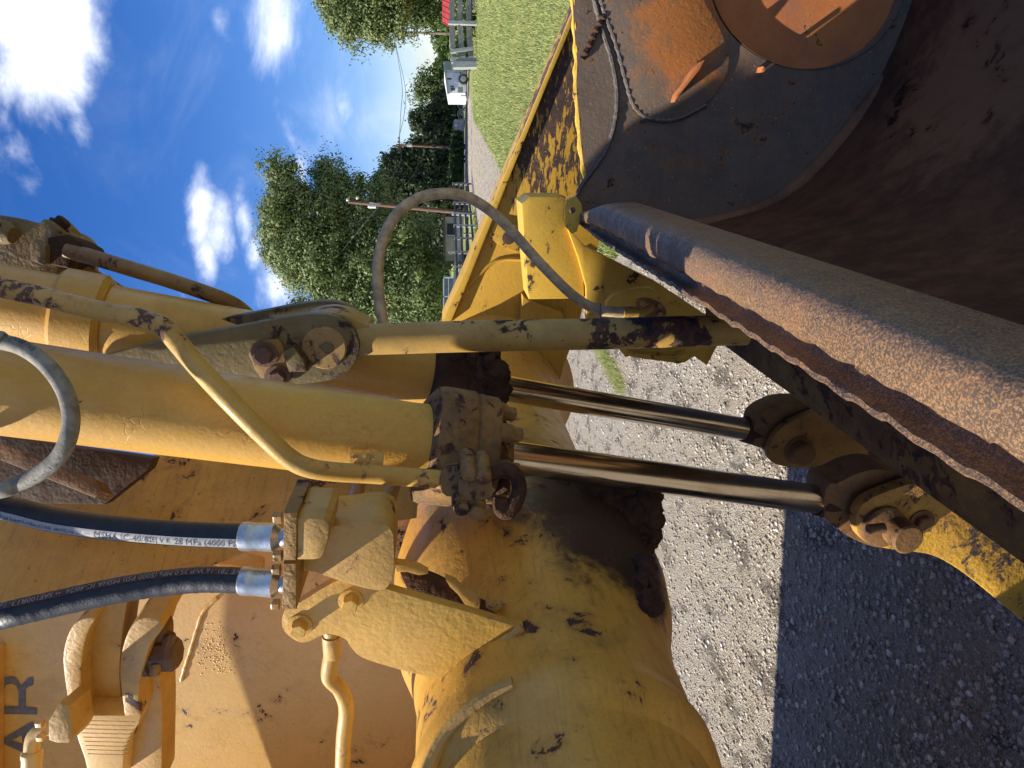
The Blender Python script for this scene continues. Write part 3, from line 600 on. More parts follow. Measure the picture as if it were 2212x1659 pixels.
part('transformer', Pb, m_gal, lathe, P(890, 314, 59.5), ZUP, [(0, .13), (.42, .13), (.45, .06)], 14); part('brace', Pb, m_pole, beam, P(862.5, 306, 59.7), P(872, 313.5, 59.7), .04, .04); part('brace', Pb, m_pole, beam, P(862.5, 322, 59.7), P(872, 314.5, 59.7), .04, .04)
Pc = pole('leaning reddish utility pole with floodlights in front of the big oak', 752, 436, 985, 458, 45, .14, m_pole)
for x, y in ((749, 434), (770, 430)):
    part('floodlight', Pc, m_gal, lathe, P(x, y, 44.6), Vector((.5, -.6, -.6)), [(0, .04), (.08, .09), (.14, .11), (.16, .10)], 14)
part('transformer', Pc, m_wtrim, lathe, P(812, 447, 44.6), ZUP, [(0, .09), (.45, .09), (.5, .04)], 12); part('bracket', Pc, m_gal, beam, P(798, 438, 44.7), P(822, 441, 44.7), .05, .05); part('meter_box', Pc, m_gal, beam, P(976, 461, 44.5), P(986, 462, 44.5), .2, .2)
m_wire = simple('wire', (0.05, 0.05, 0.055), .6, 0, .1, 5, .05)
def wire(label, pts, r=.018):
    T = thing('overhead_wire', pts[0], label, 'wire', 'overhead wires'); part('strand', T, m_wire, sweep, spline(pts, 6), r, 5)
wire('thick twisted cable from the leaning pole to the crossarm pole', [P(822, 441, 45), P(848, 385, 50), P(866, 345, 55), P(864, 314, 59.6)], .028)
wire('upper line wire crossing the sky from the crossarm pole to the right', [P(861, 300, 59.6), P(874, 240, 63), P(874, 180, 68), P(848, 72, 79.5)], .022)
wire('lower line wire crossing the sky from the crossarm pole to the right', [P(861, 327, 59.6), P(866, 240, 63), P(868, 180, 68), P(850, 72, 79.5)], .022)
wire('thin service wire from the leaning pole to the trees', [P(845, 443, 45), P(880, 395, 50), P(903, 360, 56), P(905, 325, 60)], .018)
wire('thin guy wire running down from the crossarm pole through the trees', [P(880, 315, 59.6), P(960, 265, 60)], .014)
wire('high wire beside the small treetop above the fork plates', [P(650, 650, 60), P(822, 441, 45.2)], .012)
wire('thin wire leaving the plain pole past the oak', [P(845, 70, 80), P(848, -80, 70)], .02)

# ================================================================== THE LOADER
root = thing('wheel_loader', M(-1.6, 1.8, 0), 'old yellow front-end loader seen close up with rusty bucket, chrome cylinder rods and hoses', 'loader')

# ---- body wall behind the hoses (front frame of the machine)
Lw = 2.0
def wallpt(x, y): return onl(x, y, Lw)
bw = part('front_frame', root, m_wall, prism, [wallpt(x, y) for x, y in ((-60, 1400), (0, 1325), (120, 1270), (200, 1240), (420, 1190), (640, 1110), (1000, 1080), (1380, 1250), (1440, 1400), (1440, 2100), (-60, 2100))], LAT * .05, .01)
part('shadow_chassis', root, m_wall, prism, [Vector((-1.5, y_, z_)) for y_, z_ in ((2.15, .85), (2.15, 3.6), (2.25, 3.62), (2.35, 3.34), (2.6, 2.42), (2.9, 2.6), (3.25, 2.6), (3.27, .85))], Vector((-3.2, 0.37, 0)), .01)  # unseen block, added and shaped to cast the ground and wall shadows
part('shadow_hood_edge', root, m_wall, prism, [onl(x, y, 1.89) for x, y in ((-34, 1440), (-34, 2100), (-90, 2100), (-90, 1440))], LAT * .11, .004)  # added beyond the view to cast the shade along the wall top
fw = part('shadow_wheel', root, m_tyre, lathe, Vector((-2.08, 1.2, .76)), Vector((0, 1, 0)), [(0, .5), (.03, .68), (.10, .75), (.9, .75), (.98, .68), (1.0, .5)], 48)  # wheel added out of view to block sun leaking onto the near gravel
part('rim', fw, m_cast, lathe, Vector((-2.08, 1.22, .76)), Vector((0, 1, 0)), [(0, .3), (.02, .48), (.66, .48), (.7, .3)], 32)  # rim of the added wheel
part('shadow_axle', root, m_mud, lathe, Vector((-2.08, 2.0, .76)), Vector((0, 1, 0)), [(0, .22), (.6, .3), (1.1, .3)], 24)  # added beside the unseen wheel to help shade the gravel
# decal letters A and R, a printed sheet's thickness proud of the paint
def wpoly(name, px, mat, off=.003, th=.0015, parent=bw):
    return part(name, parent, mat, prism, [wallpt(x, y) - LAT * off for x, y in px], LAT * th, 0)
def ringpoly(name, outer, inner, mat, off=.003):
    bm = bmesh.new(); 
    for lp in (outer, inner):
        vs = [bm.verts.new(wallpt(x, y) - LAT * off) for x, y in lp]
        for i in range(len(vs)): bm.edges.new((vs[i], vs[(i + 1) % len(vs)]))
    bmesh.ops.triangle_fill(bm, edges=bm.edges[:], use_beauty=True); return fin(bm, name, mat, bw)
ringpoly('letter_r', [(-12, 1463), (4, 1463), (26, 1460), (34, 1462), (40, 1470), (46, 1480), (52, 1474), (60, 1464), (73, 1461), (73, 1478), (62, 1482), (56, 1488), (56, 1526), (80, 1528), (81, 1542), (-12, 1541)],
         [(10, 1488), (14, 1478), (26, 1475), (36, 1480), (41, 1492), (41, 1525), (11, 1524)], m_decal)
ringpoly('letter_a', [(8, 1593), (72, 1556), (74, 1573), (58, 1582), (60, 1612), (80, 1622), (80, 1638), (10, 1606)], [(26, 1598), (48, 1587), (50, 1607)], m_decal)
# weld patch and rough scab on the wall
part('weld_seam', bw, m_cast, sweep, spline([wallpt(x, y) for x, y in ((470, 1290), (440, 1320), (425, 1360), (410, 1410), (400, 1440), (392, 1470))], 5), [.007 + .001 * math.sin(i * 1.9) for i in range(26)], 8)
bm = bmesh.new()
for k in range(260):
    x = random.gauss(474, 26); y = random.gauss(1403, 30); r_ = random.uniform(.0015, .0055)
    if 420 < x < 535 and 1340 < y < 1470: bmesh.ops.create_icosphere(bm, subdivisions=1, radius=r_, matrix=Matrix.Translation(wallpt(x, y) + LAT * r_ * .55))
fin(bm, 'weld_spatter', m_wall, bw, 60, kind='stuff')
part('stiffener', root, m_cast, prism, chaikin([onl(x, y, 1.84) for x, y in ((330, 1200), (560, 1225), (560, 1262), (335, 1250), (318, 1300), (285, 1290), (290, 1210))], 1), LAT * .08, .012)
part('stiffener', root, m_cast, prism, chaikin([onl(x, y, 1.86) for x, y in ((-30, 1170), (110, 1180), (230, 1160), (330, 1200), (300, 1225), (215, 1195), (150, 1215), (60, 1300), (-30, 1330))], 2), LAT * .05, .012)
# inner dark plate upper left behind barrel
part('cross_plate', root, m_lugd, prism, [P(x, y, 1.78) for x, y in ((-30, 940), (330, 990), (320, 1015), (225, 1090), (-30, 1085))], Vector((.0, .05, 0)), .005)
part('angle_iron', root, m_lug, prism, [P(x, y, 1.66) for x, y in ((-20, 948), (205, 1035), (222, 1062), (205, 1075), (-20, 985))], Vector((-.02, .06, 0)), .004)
part('side_frame', root, m_tube, prism, [P(x, y, 2.02 - (y - 1000) * .0009) for x, y in ((-60, 1070), (200, 1075), (340, 985), (900, 1010), (900, 1120), (700, 1150), (540, 1190), (420, 1240), (200, 1290), (-60, 1330))], Vector((.02, .06, 0)), .004)
# short steel pipes into the manifold
for x1, y1, x2, y2 in ((752, 1140, 775, 1045), (822, 1140, 850, 1050)):
    part('steel_pipe', root, m_pipe, sweep, spline([P(x1, y1, 1.42), P((x1 + x2) / 2, (y1 + y2) / 2, 1.62), P(x2, y2, 1.8)], 5), .018, 16)

# ---- torque tube
axc = (-1.227, 1.51)
prof = [(-.4, .285), (.60, .285), (.605, .280), (.615, .280), (.62, .285), (.80, .285), (.803, .289), (.825, .289), (.828, .285), (.96, .285), (.985, .287), (1.0, .302), (1.03, .312), (1.07, .314), (1.10, .306), (1.13, .30), (1.30, .302), (1.42, .325), (1.52, .36), (1.62, .378), (1.78, .385), (1.92, .37), (2.05, .33), (2.2, .30), (2.4, .29), (2.9, .288), (3.1, .295), (3.25, .32), (3.36, .37), (3.43, .43)]
pr2 = []
for (a, ra_), (b_, rb) in zip(prof, prof[1:]):
    k = max(1, int((b_ - a) / .05))
    for i in range(k): pr2.append((a + (b_ - a) * i / k, ra_ + (rb - ra_) * i / k))
pr2.append(prof[-1])
tb = part('torque_tube', root, m_tube, lathe, M(axc[0], 0, axc[1]), LAT, pr2, 96)
# torn cover edge and packed dirt on the tube below the manifold
bm = bmesh.new(); tp = [(862, 1218), (880, 1224), (905, 1232), (940, 1245), (975, 1262), (1000, 1285), (1020, 1290), (1050, 1306), (1080, 1300), (1075, 1318), (1060, 1340), (1100, 1360), (1060, 1352), (1000, 1330), (930, 1300), (880, 1275), (865, 1240)]
def ontube(x, y, rr, off=0):
    r = ray(x, y); c = Vector((axc[0], axc[1])); o = Vector((CAM.dot(FWD), CAM.z)); dd = Vector((r.dot(FWD), r.z)); oc = o - c
    A_ = dd.dot(dd); B_ = 2 * dd.dot(oc); C_ = oc.dot(oc) - (rr + off) ** 2; D_ = B_ * B_ - 4 * A_ * C_
    s_ = (-B_ - math.sqrt(max(D_, 0))) / (2 * A_); return CAM + r * s_
prism(bm, [P(x, y, 1.52) for x, y in tp], Vector((0, .03, 0)), .002); fin(bm, 'torn_cover', m_mud, tb)
for q in ([(852, 1219), (880, 1222), (905, 1229), (925, 1240), (905, 1243), (880, 1236), (858, 1236)], [(962, 1252), (985, 1262), (1005, 1285), (1040, 1290), (1035, 1315), (1008, 1312), (990, 1285), (972, 1268)], [(1075, 1305), (1095, 1302), (1072, 1325), (1050, 1312)]):
    part('torn_edge', tb, m_pipe, prism, [P(x, y, 1.50) for x, y in q], Vector((.01, .015, 0)), .001)
def clod(name, parent, mat, pts, rr, n, seed, stretch=1):
    random.seed(seed); bm = bmesh.new()
    for k in range(n):
        p = random.choice(pts); s = rr * random.uniform(.4, 1.0); mtx = Matrix.Translation(Vector(p) + Vector([random.uniform(-rr, rr) * .7 for _ in range(3)]))
        g_ = bmesh.ops.create_icosphere(bm, subdivisions=2, radius=s, matrix=mtx)
        for v in g_['verts']: v.co += (v.co - mtx.translation) * random.uniform(-.25, .25)
    return fin(bm, name, mat, parent, 60, kind='stuff')
clod('packed_mud', tb, m_mud, [P(x, y, 1.95) for x, y in ((1100, 1040), (1180, 1060), (1260, 1065), (1330, 1075), (1370, 1100), (1385, 1130), (1380, 1090), (1290, 1090), (1220, 1100), (1340, 1120))], .042, 420, 3)
clod('packed_mud', tb, m_mud, [ontube(x, y, .37) for x, y in ((1395, 1180), (1392, 1220), (1385, 1150), (1398, 1260), (1402, 1300))], .02, 130, 4)

# ---- bracket plate on the tube with two bolts
lb = 1.20
bpt = [(607, 1339), (617, 1316), (653, 1299), (700, 1268), (737, 1250), (775, 1253), (880, 1286), (1000, 1318), (1114, 1353), (1130, 1352), (1085, 1385), (1020, 1425), (957, 1470), (870, 1449), (780, 1423), (757, 1399), (747, 1379), (713, 1369), (693, 1373), (667, 1388), (643, 1389), (612, 1365)]
bk = part('bracket_plate', root, m_brkt, prism, chaikin([onl(x, y, lb) for x, y in bpt], 2, (8, 9, 12, 13)), LAT * .022, .002)
for x, y in ((648, 1350), (758, 1296)):
    hexbolt('bolt', bk, m_brkt, onl(x, y, lb) - LAT * .001, -LAT, .017, .019)
part('weld_seam', bk, m_cast, sweep, spline([onl(x, y, lb - .006) for x, y in ((1128, 1356), (1080, 1390), (1020, 1428), (960, 1474))], 5), [.009 + .002 * math.sin(i * 2.1) for i in range(16)], 8)
part('weld_seam', tb, m_cast, sweep, spline([ontube(x, y, .312) for x, y in ((1110, 1478), (1060, 1500), (1005, 1540), (960, 1590), (930, 1650), (915, 1700))], 5), .015, 10)

# ---- manifold block and flanges
mb = part('manifold_block', root, m_manif, prism, chaikin([onl(x, y, 1.18) for x, y in ((640, 1160), (700, 1130), (712, 1140), (848, 1118), (852, 1215), (846, 1262), (820, 1280), (735, 1255), (650, 1225), (645, 1262), (640, 1262))], 2, (0,)), LAT * .12, .02)
part('elbow', mb, m_manif, prism, chaikin([onl(x, y, 1.10) for x, y in ((660, 1118), (712, 1122), (712, 1160), (700, 1200), (690, 1212), (640, 1212), (640, 1120))], 1, (5, 6)), LAT * .12, .01)
part('flange', mb, m_gland, prism, [onl(x, y, 1.095) for x, y in ((612, 1108), (642, 1108), (640, 1212), (612, 1212))], LAT * .13, .005)
part('flange', mb, m_gland, prism, [onl(x, y, 1.11) for x, y in ((612, 1218), (640, 1218), (640, 1318), (608, 1316))], LAT * .13, .005)
for x, y, l in ((613, 1118, 1.12), (613, 1200, 1.12), (609, 1230, 1.14), (607, 1305, 1.14)): hexbolt('bolt', mb, m_bolt, onl(x, y, l), ZUP, .011, .014, False)
# tube leaving the bracket at the bottom left
part('steel_pipe', root, m_pipe, sweep, spline([onl(x, y, 1.32) for x, y in ((715, 1360), (718, 1400), (712, 1438), (712, 1465), (735, 1490), (748, 1530), (742, 1600), (738, 1720))], 6), .0175, 20)
part('pipe_end', root, m_pipe, lathe, onl(716, 1372, 1.32), (onl(718, 1400, 1.32) - onl(716, 1372, 1.32)), [(0, .0205), (.05, .0205), (.055, .0175)], 20)

# ---- black hoses with printing and crimped ends
def hose(name, pts, r, mat, seg=24, label=None, ribs=0, n=10):
    sp_ = spline(pts, n); rad = [r * (1 + (.03 * (1 if (i % 5 == 0) else 0) if ribs else 0)) for i in range(len(sp_))]
    return part(name, root, mat, sweep, sp_, rad, seg, label=label), sp_
def strip_on(name, parent, sp_, r, side, halfw, mat, i0=0, i1=None, lift=.0008):
    """painted lay-line on a hose: a narrow curved strip following it"""
    i1 = i1 or len(sp_); bm = bmesh.new(); rows = []
    for i in range(i0, i1):
        T_ = (sp_[min(i + 1, len(sp_) - 1)] - sp_[max(i - 1, 0)]).normalized(); a = (side - T_ * side.dot(T_)).normalized(); b_ = T_.cross(a)
        rows.append([bm.verts.new(sp_[i] + (a * math.cos(q) + b_ * math.sin(q)) * (r + lift)) for q in np.linspace(-halfw, halfw, 5)])
    for A_, B_ in zip(rows, rows[1:]):
        for k in range(4): bm.faces.new((A_[k], A_[k + 1], B_[k + 1], B_[k]))
    return fin(bm, name, mat, parent)
def text_on(parent, sp_, r, side, txt, s0, size, mat, flip=False, lift=.0016, shift=0.0, name='lettering'):
    cu = bpy.data.curves.new('txt', 'FONT'); cu.body = txt; cu.size = size; cu.resolution_u = 2; to = bpy.data.objects.new('txt', cu); COL.objects.link(to)
    me = bpy.data.meshes.new_from_object(to.evaluated_get(bpy.context.evaluated_depsgraph_get())); bpy.data.objects.remove(to)
    L_ = [0]
    for a, b_ in zip(sp_, sp_[1:]): L_.append(L_[-1] + (b_ - a).length)
    wid = max(v.co.x for v in me.vertices); hh = size * .35
    for v in me.vertices:
        xx = (wid - v.co.x) if flip else v.co.x; s_ = s0 + xx; i = min(max(int(np.searchsorted(L_, s_)) - 1, 0), len(sp_) - 2); f_ = (s_ - L_[i]) / (L_[i + 1] - L_[i] + 1e-9)
        p = sp_[i].lerp(sp_[i + 1], f_); T_ = (sp_[i + 1] - sp_[i]).normalized(); a = (side - T_ * side.dot(T_)).normalized(); b_ = T_.cross(a)
        q = ((v.co.y - hh) * (1 if flip else -1) + shift) / r
        v.co = p + (a * math.cos(q) + b_ * math.sin(q)) * (r + lift)
    return link(name, me, mat, parent)
r1 = .0225
h1, s1 = hose('hydraulic_hose', [P(x, y, d_) for x, y, d_ in ((-420, 960, 1.25), (-40, 1080, 1.30), (50, 1106, 1.30), (130, 1125, 1.30), (250, 1141, 1.30), (400, 1153, 1.30), (526, 1158, 1.30))], r1, m_rubber, label='black hose with a silver lay-line printed MSHA IC-40/41 28 MPa (4000 PSI)')
side1 = (-F - R * .5).normalized()
strip_on('lay_line', h1, s1, r1, side1, .42, m_print, 2)
lh1 = sum((b_ - a).length for a, b_ in zip(s1, s1[1:]))
pxl = 1.30 / FPX; o1 = (s1[10] - s1[0]).length
text_on(h1, s1, r1, side1, 'MSHA IC-40/41', o1 + 265 * pxl, .0165, m_printd, flip=False)
text_on(h1, s1, r1, side1, '28 MPa (4000 PSI)', o1 + 435 * pxl, .0165, m_printd)
text_on(h1, s1, r1, side1, 'GLOBALCORE  487TC-16  25 mm (1")', o1 + 108 * pxl, .0088, m_printd)
text_on(h1, s1, r1, side1, 'Parker', o1 + 62 * pxl, .015, m_printd)
text_on(h1, s1, r1, side1, '[CE] V R', o1 + 372 * pxl, .013, m_printd)
h2, s2 = hose('hydraulic_hose', [P(x, y, d_) for x, y, d_ in ((-420, 1390, 1.22), (-40, 1338, 1.28), (40, 1322, 1.28), (120, 1304, 1.29), (250, 1276, 1.30), (350, 1260, 1.31), (440, 1252, 1.31), (524, 1254, 1.31))], .0235, m_rubber, label='black ribbed hose with reversed brown lay-line', ribs=1, n=12)
side2 = (-F + R * 1.35).normalized()
strip_on('lay_line', h2, s2, .0235, side2, .30, m_printr, 6)
text_on(h2, s2, .0235, side2, 'NO-SKIVE 781-16 WP 35.0 MPa (5000 PSI) MSHA IC-40/26  \u2022\u2022 SAE100R13-16', (s2[12] - s2[0]).length + 60 * pxl, .0145, m_print, flip=True)
for (x, y, d_, hh_) in ((524, 1158.5, 1.30, h1), (523, 1254, 1.31, h2)):
    a = P(x, y, d_); b_ = P(x + 76, y + 2.5 if y < 1200 else y + 6, d_); ax = b_ - a; L_ = ax.length
    fr_ = part('ferrule', hh_, m_zinc, lathe, a, ax, [(-.002, .0245), (0, .0262), (.012, .0266), (L_ * .3, .0262), (L_ * .33, .0255), (L_ * .8, .0262), (L_ * .92, .0262), (L_, .021), (L_ + .006, .016), (L_ + .012, .018), (L_ + .02, .018)], 28)

# grey looped hose in front of barrel
h3, s3 = hose('grey_hose', [P(x, y, d_) for x, y, d_ in ((-420, 760, 1.35), (-40, 733, 1.25), (0, 738, 1.25), (50, 752, 1.24), (100, 788, 1.23), (138, 840, 1.22), (153, 895, 1.22), (148, 945, 1.22), (125, 990, 1.23), (85, 1022, 1.24), (35, 1046, 1.25), (-40, 1068, 1.25), (-420, 1130, 1.35))], .0142, m_rubberg, label='weathered grey hose looped against the cylinder barrel')
text_on(h3, s3, .0142, (-F + R * 1.6).normalized(), '21 MPa (3000 PSI)', (s3[10] - s3[0]).length + 52 * 1.24 / FPX, .0125, m_printd)
text_on(h3, s3, .0142, (-F - R * .9).normalized(), '16 MPa (2300 PSI)', (s3[10] - s3[0]).length + 420 * 1.24 / FPX, .0105, m_print)

# ---- fork (clevis) with vertical pin, lower left of the picture
fd = 1.35
def fk(x, y, d_=fd): return onl(x, y, d_)
def curved_block(name, parent, mat, outer, inner, l0, l1, bev=.012):
    pts = spline([onl(x, y, l0) for x, y in outer], 5) + spline([onl(x, y, l0) for x, y in inner], 5); return part(name, parent, mat, prism, pts, LAT * (l1 - l0), bev)
fo = curved_block('clevis', root, m_cast, [(154, 1548), (144, 1500), (137, 1450), (136, 1415), (143, 1380), (157, 1352), (176, 1338), (200, 1334)], [(206, 1338), (192, 1362), (181, 1400), (175, 1450), (178, 1500), (184, 1548)], 1.35, 1.52)
curved_block('fork_arm', fo, m_cast, [(268, 1548), (262, 1500), (258, 1460), (260, 1420), (268, 1385), (282, 1355), (300, 1338), (318, 1334)], [(345, 1338), (352, 1356), (342, 1372), (325, 1395), (314, 1430), (303, 1470), (300, 1510), (304, 1548)], 1.33, 1.52)
part('fork_base', fo, m_wall, prism, [fk(x, y, 1.345) for x, y in ((154, 1546), (304, 1546), (300, 1565), (285, 1585), (268, 1625), (262, 1700), (195, 1700), (182, 1640), (168, 1600))], LAT * .17, .006)
part('fork_floor', fo, m_cast, prism, [fk(x, y, 1.44) for x, y in ((182, 1505), (268, 1505), (268, 1550), (182, 1550))], LAT * .08, .002)
part('lug_eye', root, m_cast, prism, chaikin([fk(x, y, 1.40) for x, y in ((214, 1290), (277, 1290), (268, 1340), (261, 1400), (257, 1450), (262, 1508), (258, 1516), (200, 1512), (182, 1498), (176, 1470), (180, 1430), (192, 1380), (208, 1335))], 2, (0, 1)), LAT * .09, .012)
part('lower_casting', root, m_cast, prism, chaikin([fk(x, y, 1.40) for x, y in ((296, 1400), (330, 1395), (345, 1440), (350, 1500), (352, 1560), (350, 1700), (262, 1700), (268, 1625), (300, 1560))], 1, (5, 6)), LAT * .10, .015)
part('boss_recess', root, m_lug, prism, chaikin([fk(x, y, 1.375) for x, y in ((330, 1362), (352, 1352), (362, 1380), (350, 1450), (330, 1470), (318, 1440), (322, 1395))], 2), LAT * .05, .008)
pn = onl(322, 1414, 1.385)
pi_ = part('pin', root, m_boltr, lathe, pn, -U + R * .04, [(0, .050), (.012, .050), (.014, .040), (.052, .041), (.066, .030)], 8)
part('grease_fitting', pi_, m_bolt, lathe, onl(338, 1436, 1.35), -R - LAT * .5, [(0, .012), (.018, .012), (.02, .0095), (.024, .0095)], 12)
part('bolt', pi_, m_boltr, lathe, onl(362, 1392, 1.375), R * 1 - U * .25, [(-.01, .014), (.022, .014), (.026, .011)], 8)
for k, (x1, y1, x2, y2) in enumerate([(170 + i * 3.0 * 0, 1556 + i * 9, 292 - i * 2.2, 1557 + i * 9) for i in range(9)]):
    part('grinder_mark', fo, m_cast, sweep, [fk(x1 + k * 2.5, y1, 1.3455), fk(x2, y2 + 2, 1.3455)], .0012, 5)
# elbow fitting bottom left
el_ = part('elbow_fitting', root, m_wall, sweep, spline([P(x, y, 1.52) for x, y in ((118, 1572), (95, 1575), (75, 1590), (69, 1612), (68, 1650), (66, 1720))], 6), [.0155] * 31, 20)
part('ferrule', el_, m_wall, lathe, P(69, 1622, 1.52), P(67, 1700, 1.52) - P(69, 1622, 1.52), [(0, .018), (.004, .021), (.012, .021), (.016, .0195), (.08, .0195)], 22)
part('flange_block', el_, m_cast, prism, [P(x, y, 1.47) for x, y in ((103, 1559), (128, 1518), (150, 1525), (158, 1590), (148, 1607), (122, 1606), (104, 1600))], Vector((0, .09, 0)), .006)
for x, y in ((96, 1562), (98, 1592)): hexbolt('bolt', el_, m_wall, P(x, y, 1.50), ZUP, .009, .012, False)

# ---- tilt cylinders (two), barrels, glands, chrome rods, rod eyes
A2 = P(-90, 822, 1.375); B2 = P(1788, 1082, 2.05); axd = (B2 - A2).normalized(); Lc = (B2 - A2).length
def at(t_, o=Vector()): return A2 + (B2 - A2) * t_ + o
def tparam(x):   # parameter where the axis crosses picture column x
    lo, hi = 0.0, 1.2
    for _ in range(40):
        md = (lo + hi) / 2; v = at(md) - CAM; px = 1106 - FPX * v.dot(U) / v.dot(F)
        if px < x: lo = md
        else: hi = md
    return lo
tg0, tg1, tg2, tg3, tg4 = [tparam(x) for x in (880, 912, 1000, 1048, 1092)]
sq = lambda th: 1.0 / (abs(math.cos(th - .5)) ** 5 + abs(math.sin(th - .5)) ** 5) ** .2 * .93
def cylinder(off, far=False):
    gm = m_mud if far else m_gland
    cy = part('tilt_cylinder', root, m_barrel, lathe, A2 + off - axd * .3, axd, [(0, .0945), (.02, .0955), (.3 + Lc * tg0, .0955), (.3 + Lc * tg1, .097)], 64, label='near yellow cylinder barrel' if not far else 'far yellow cylinder barrel')
    part('gland', cy, gm, lathe, at(tg1, off), axd, [(0, .112), (.008, .134), (.02, .138), (Lc * (tg2 - tg1) - .008, .138), (Lc * (tg2 - tg1), .132)], 48, sq)
    part('gland_cap', cy, gm, lathe, at(tg2, off), axd, [(.001, .130), (.006, .134), (Lc * (tg3 - tg2) - .006, .132), (Lc * (tg3 - tg2), .126)], 48, sq)
    lobef = lambda th: 1 + .09 * math.cos(8 * th)
    part('gland_ring', cy, gm, lathe, at(tg3, off), axd, [(.0, .096), (Lc * (tg4 - tg3) * .4, .094), (Lc * (tg4 - tg3) * .5, .07), (Lc * (tg4 - tg3), .062)], 48, lobef)
    n1 = axd.orthogonal().normalized(); n2 = axd.cross(n1)
    for k in range(8):
        th = k * math.pi / 4 + .2; c_ = at(tg3, off) + (n1 * math.cos(th) + n2 * math.sin(th)) * .106
        bm = bmesh.new(); lathe(bm, c_, axd, [(-.005, .024), (.022, .0235), (.03, .021)], 12); lathe(bm, c_, axd, [(.03, .0175), (.05, .0175), (.053, .015)], 6); fin(bm, 'bolt', gm, cy, 30)
    part('piston_rod', cy, m_chrome, lathe, at(tg3, off), axd, [(0, .0415), (Lc * (1 - tg3) + .0, .0415)], 64)
    return cy
c_near = cylinder(Vector()); c_far = cylinder(LAT * .53, True)
part('part_number_plate', c_near, m_brkt, prism, [P(x, y, 1.497) for x, y in ((753, 980), (824, 977), (829, 982), (826, 1010), (822, 1014), (755, 1012))], Vector((0.0, .012, 0)), .002)
def flat_text(parent, txt, p, dx, dy, nrm, size, mat, th=.0012):
    cu = bpy.data.curves.new('txt', 'FONT'); cu.body = txt; cu.size = size; cu.extrude = th; cu.resolution_u = 2; to = bpy.data.objects.new('txt', cu); COL.objects.link(to)
    me = bpy.data.meshes.new_from_object(to.evaluated_get(bpy.context.evaluated_depsgraph_get())); bpy.data.objects.remove(to)
    for v in me.vertices: v.co = p + dx * v.co.x + dy * v.co.y + nrm * v.co.z
    return link('stamped_number', me, mat, parent)
flat_text(c_near, '-60   123', P(757, 991, 1.496), -U, R, -F, .014, m_gland); flat_text(c_near, 'A 0HD', P(762, 1006, 1.496), -U, R, -F, .012, m_gland)
clod('packed_mud', c_far, m_mud, [P(x, y, 2.12) for x, y in ((1000, 770), (1050, 770), (1060, 800), (1064, 830), (1040, 790), (960, 790), (1000, 830))], .04, 60, 5)
# mud between gland bolts of near cylinder
clod('packed_mud', c_near, m_mud, [at(tg3) + axd * .02 + v for v in (R * -.07, R * .05, F * -.09, F * -.06 - R * .08)], .03, 26, 6)
# steel pipe A across the barrel, with flange at gland
pA = [(-400, 520, 1.5), (-45, 606, 1.42), (0, 620, 1.42), (100, 643, 1.41), (200, 668, 1.41), (280, 684, 1.40), (318, 692, 1.40), (350, 706, 1.395), (380, 736, 1.39), (430, 795, 1.385), (500, 870, 1.385), (570, 940, 1.40), (625, 990, 1.42), (665, 1010, 1.43), (720, 1019, 1.45), (800, 1024, 1.48), (880, 1030, 1.50), (960, 1036, 1.52)]
pp = part('steel_pipe', root, m_pipe, sweep, spline([P(*q) for q in pA], 6), .0200, 28, label='long bent pipe crossing the cylinder barrel')
fl = part('pipe_flange', pp, m_gland, prism, chaikin([P(x, y, 1.49) for x, y in ((958, 1008), (990, 1005), (992, 1075), (955, 1072), (947, 1040))], 1, (1, 2)), Vector((0, .09, 0)), .005)
part('flange_body', pp, m_gland, prism, chaikin([P(x, y, 1.47) for x, y in ((988, 1000), (1050, 1000), (1062, 1040), (1068, 1070), (1045, 1082), (990, 1084))], 1), Vector((0, .12, 0)), .006)
for x, y, d_, dx in ((1008, 1002, 1.455, 0), (1039, 1008, 1.455, 0)):
    a = P(x, y - 22, 1.50); b_ = P(x + 6, y + 26, 1.44); part('cap_screw', pp, m_gland, lathe, a, b_ - a, [(0, .0165), ((b_ - a).length, .0165), ((b_ - a).length + .004, .013)], 14)
for x, y in ((998, 1090), (1030, 1097)):
    a = P(x - 2, y - 16, 1.50); b_ = P(x, y + 12, 1.46); part('bolt', pp, m_gland, lathe, a, b_ - a, [(0, .021), ((b_ - a).length * .6, .021), ((b_ - a).length * .62, .016), ((b_ - a).length, .016), ((b_ - a).length + .003, .012)], 8)
part('lifting_eye', root, m_mud, sweep, spline([P(x, y, 1.55) for x, y in ((1060, 1025), (1090, 1015), (1112, 1025), (1122, 1055), (1112, 1088), (1095, 1108), (1080, 1100), (1082, 1075))], 5), .017, 14)

# rod eyes, lugs on the bucket back
ln = (at(1.0) - CAM + CAM).dot(LAT)
def lugplate(name, parent, px, l, th, mat, it=2, keep=(), bev=.006): return part(name, parent, mat, prism, chaikin([onl(x, y, l) for x, y in px], it, keep), LAT * th, bev)
lf = (at(1.0, LAT * .53)).dot(LAT)
for off, far, lc in ((Vector(), False, ln), (LAT * .53, True, lf)):
    cyl = c_far if far else c_near
    part('rod_collar', cyl, m_mud, lathe, at(.995, off), axd, [(-.03, .046), (.0, .05), (.05, .056), (.09, .06)], 28)
lugplate('rod_eye', c_far, [(1628, 908), (1655, 885), (1700, 868), (1760, 872), (1790, 905), (1795, 960), (1770, 1005), (1715, 1011), (1670, 995), (1645, 965), (1628, 962)], lf - .05, .10, m_lug)
lugplate('rod_eye', c_near, [(1782, 1046), (1815, 1042), (1850, 1022), (1905, 1010), (1960, 1030), (1985, 1080), (1985, 1140), (1950, 1180), (1890, 1185), (1840, 1165), (1800, 1135), (1778, 1118)], ln - .05, .11, m_lug)

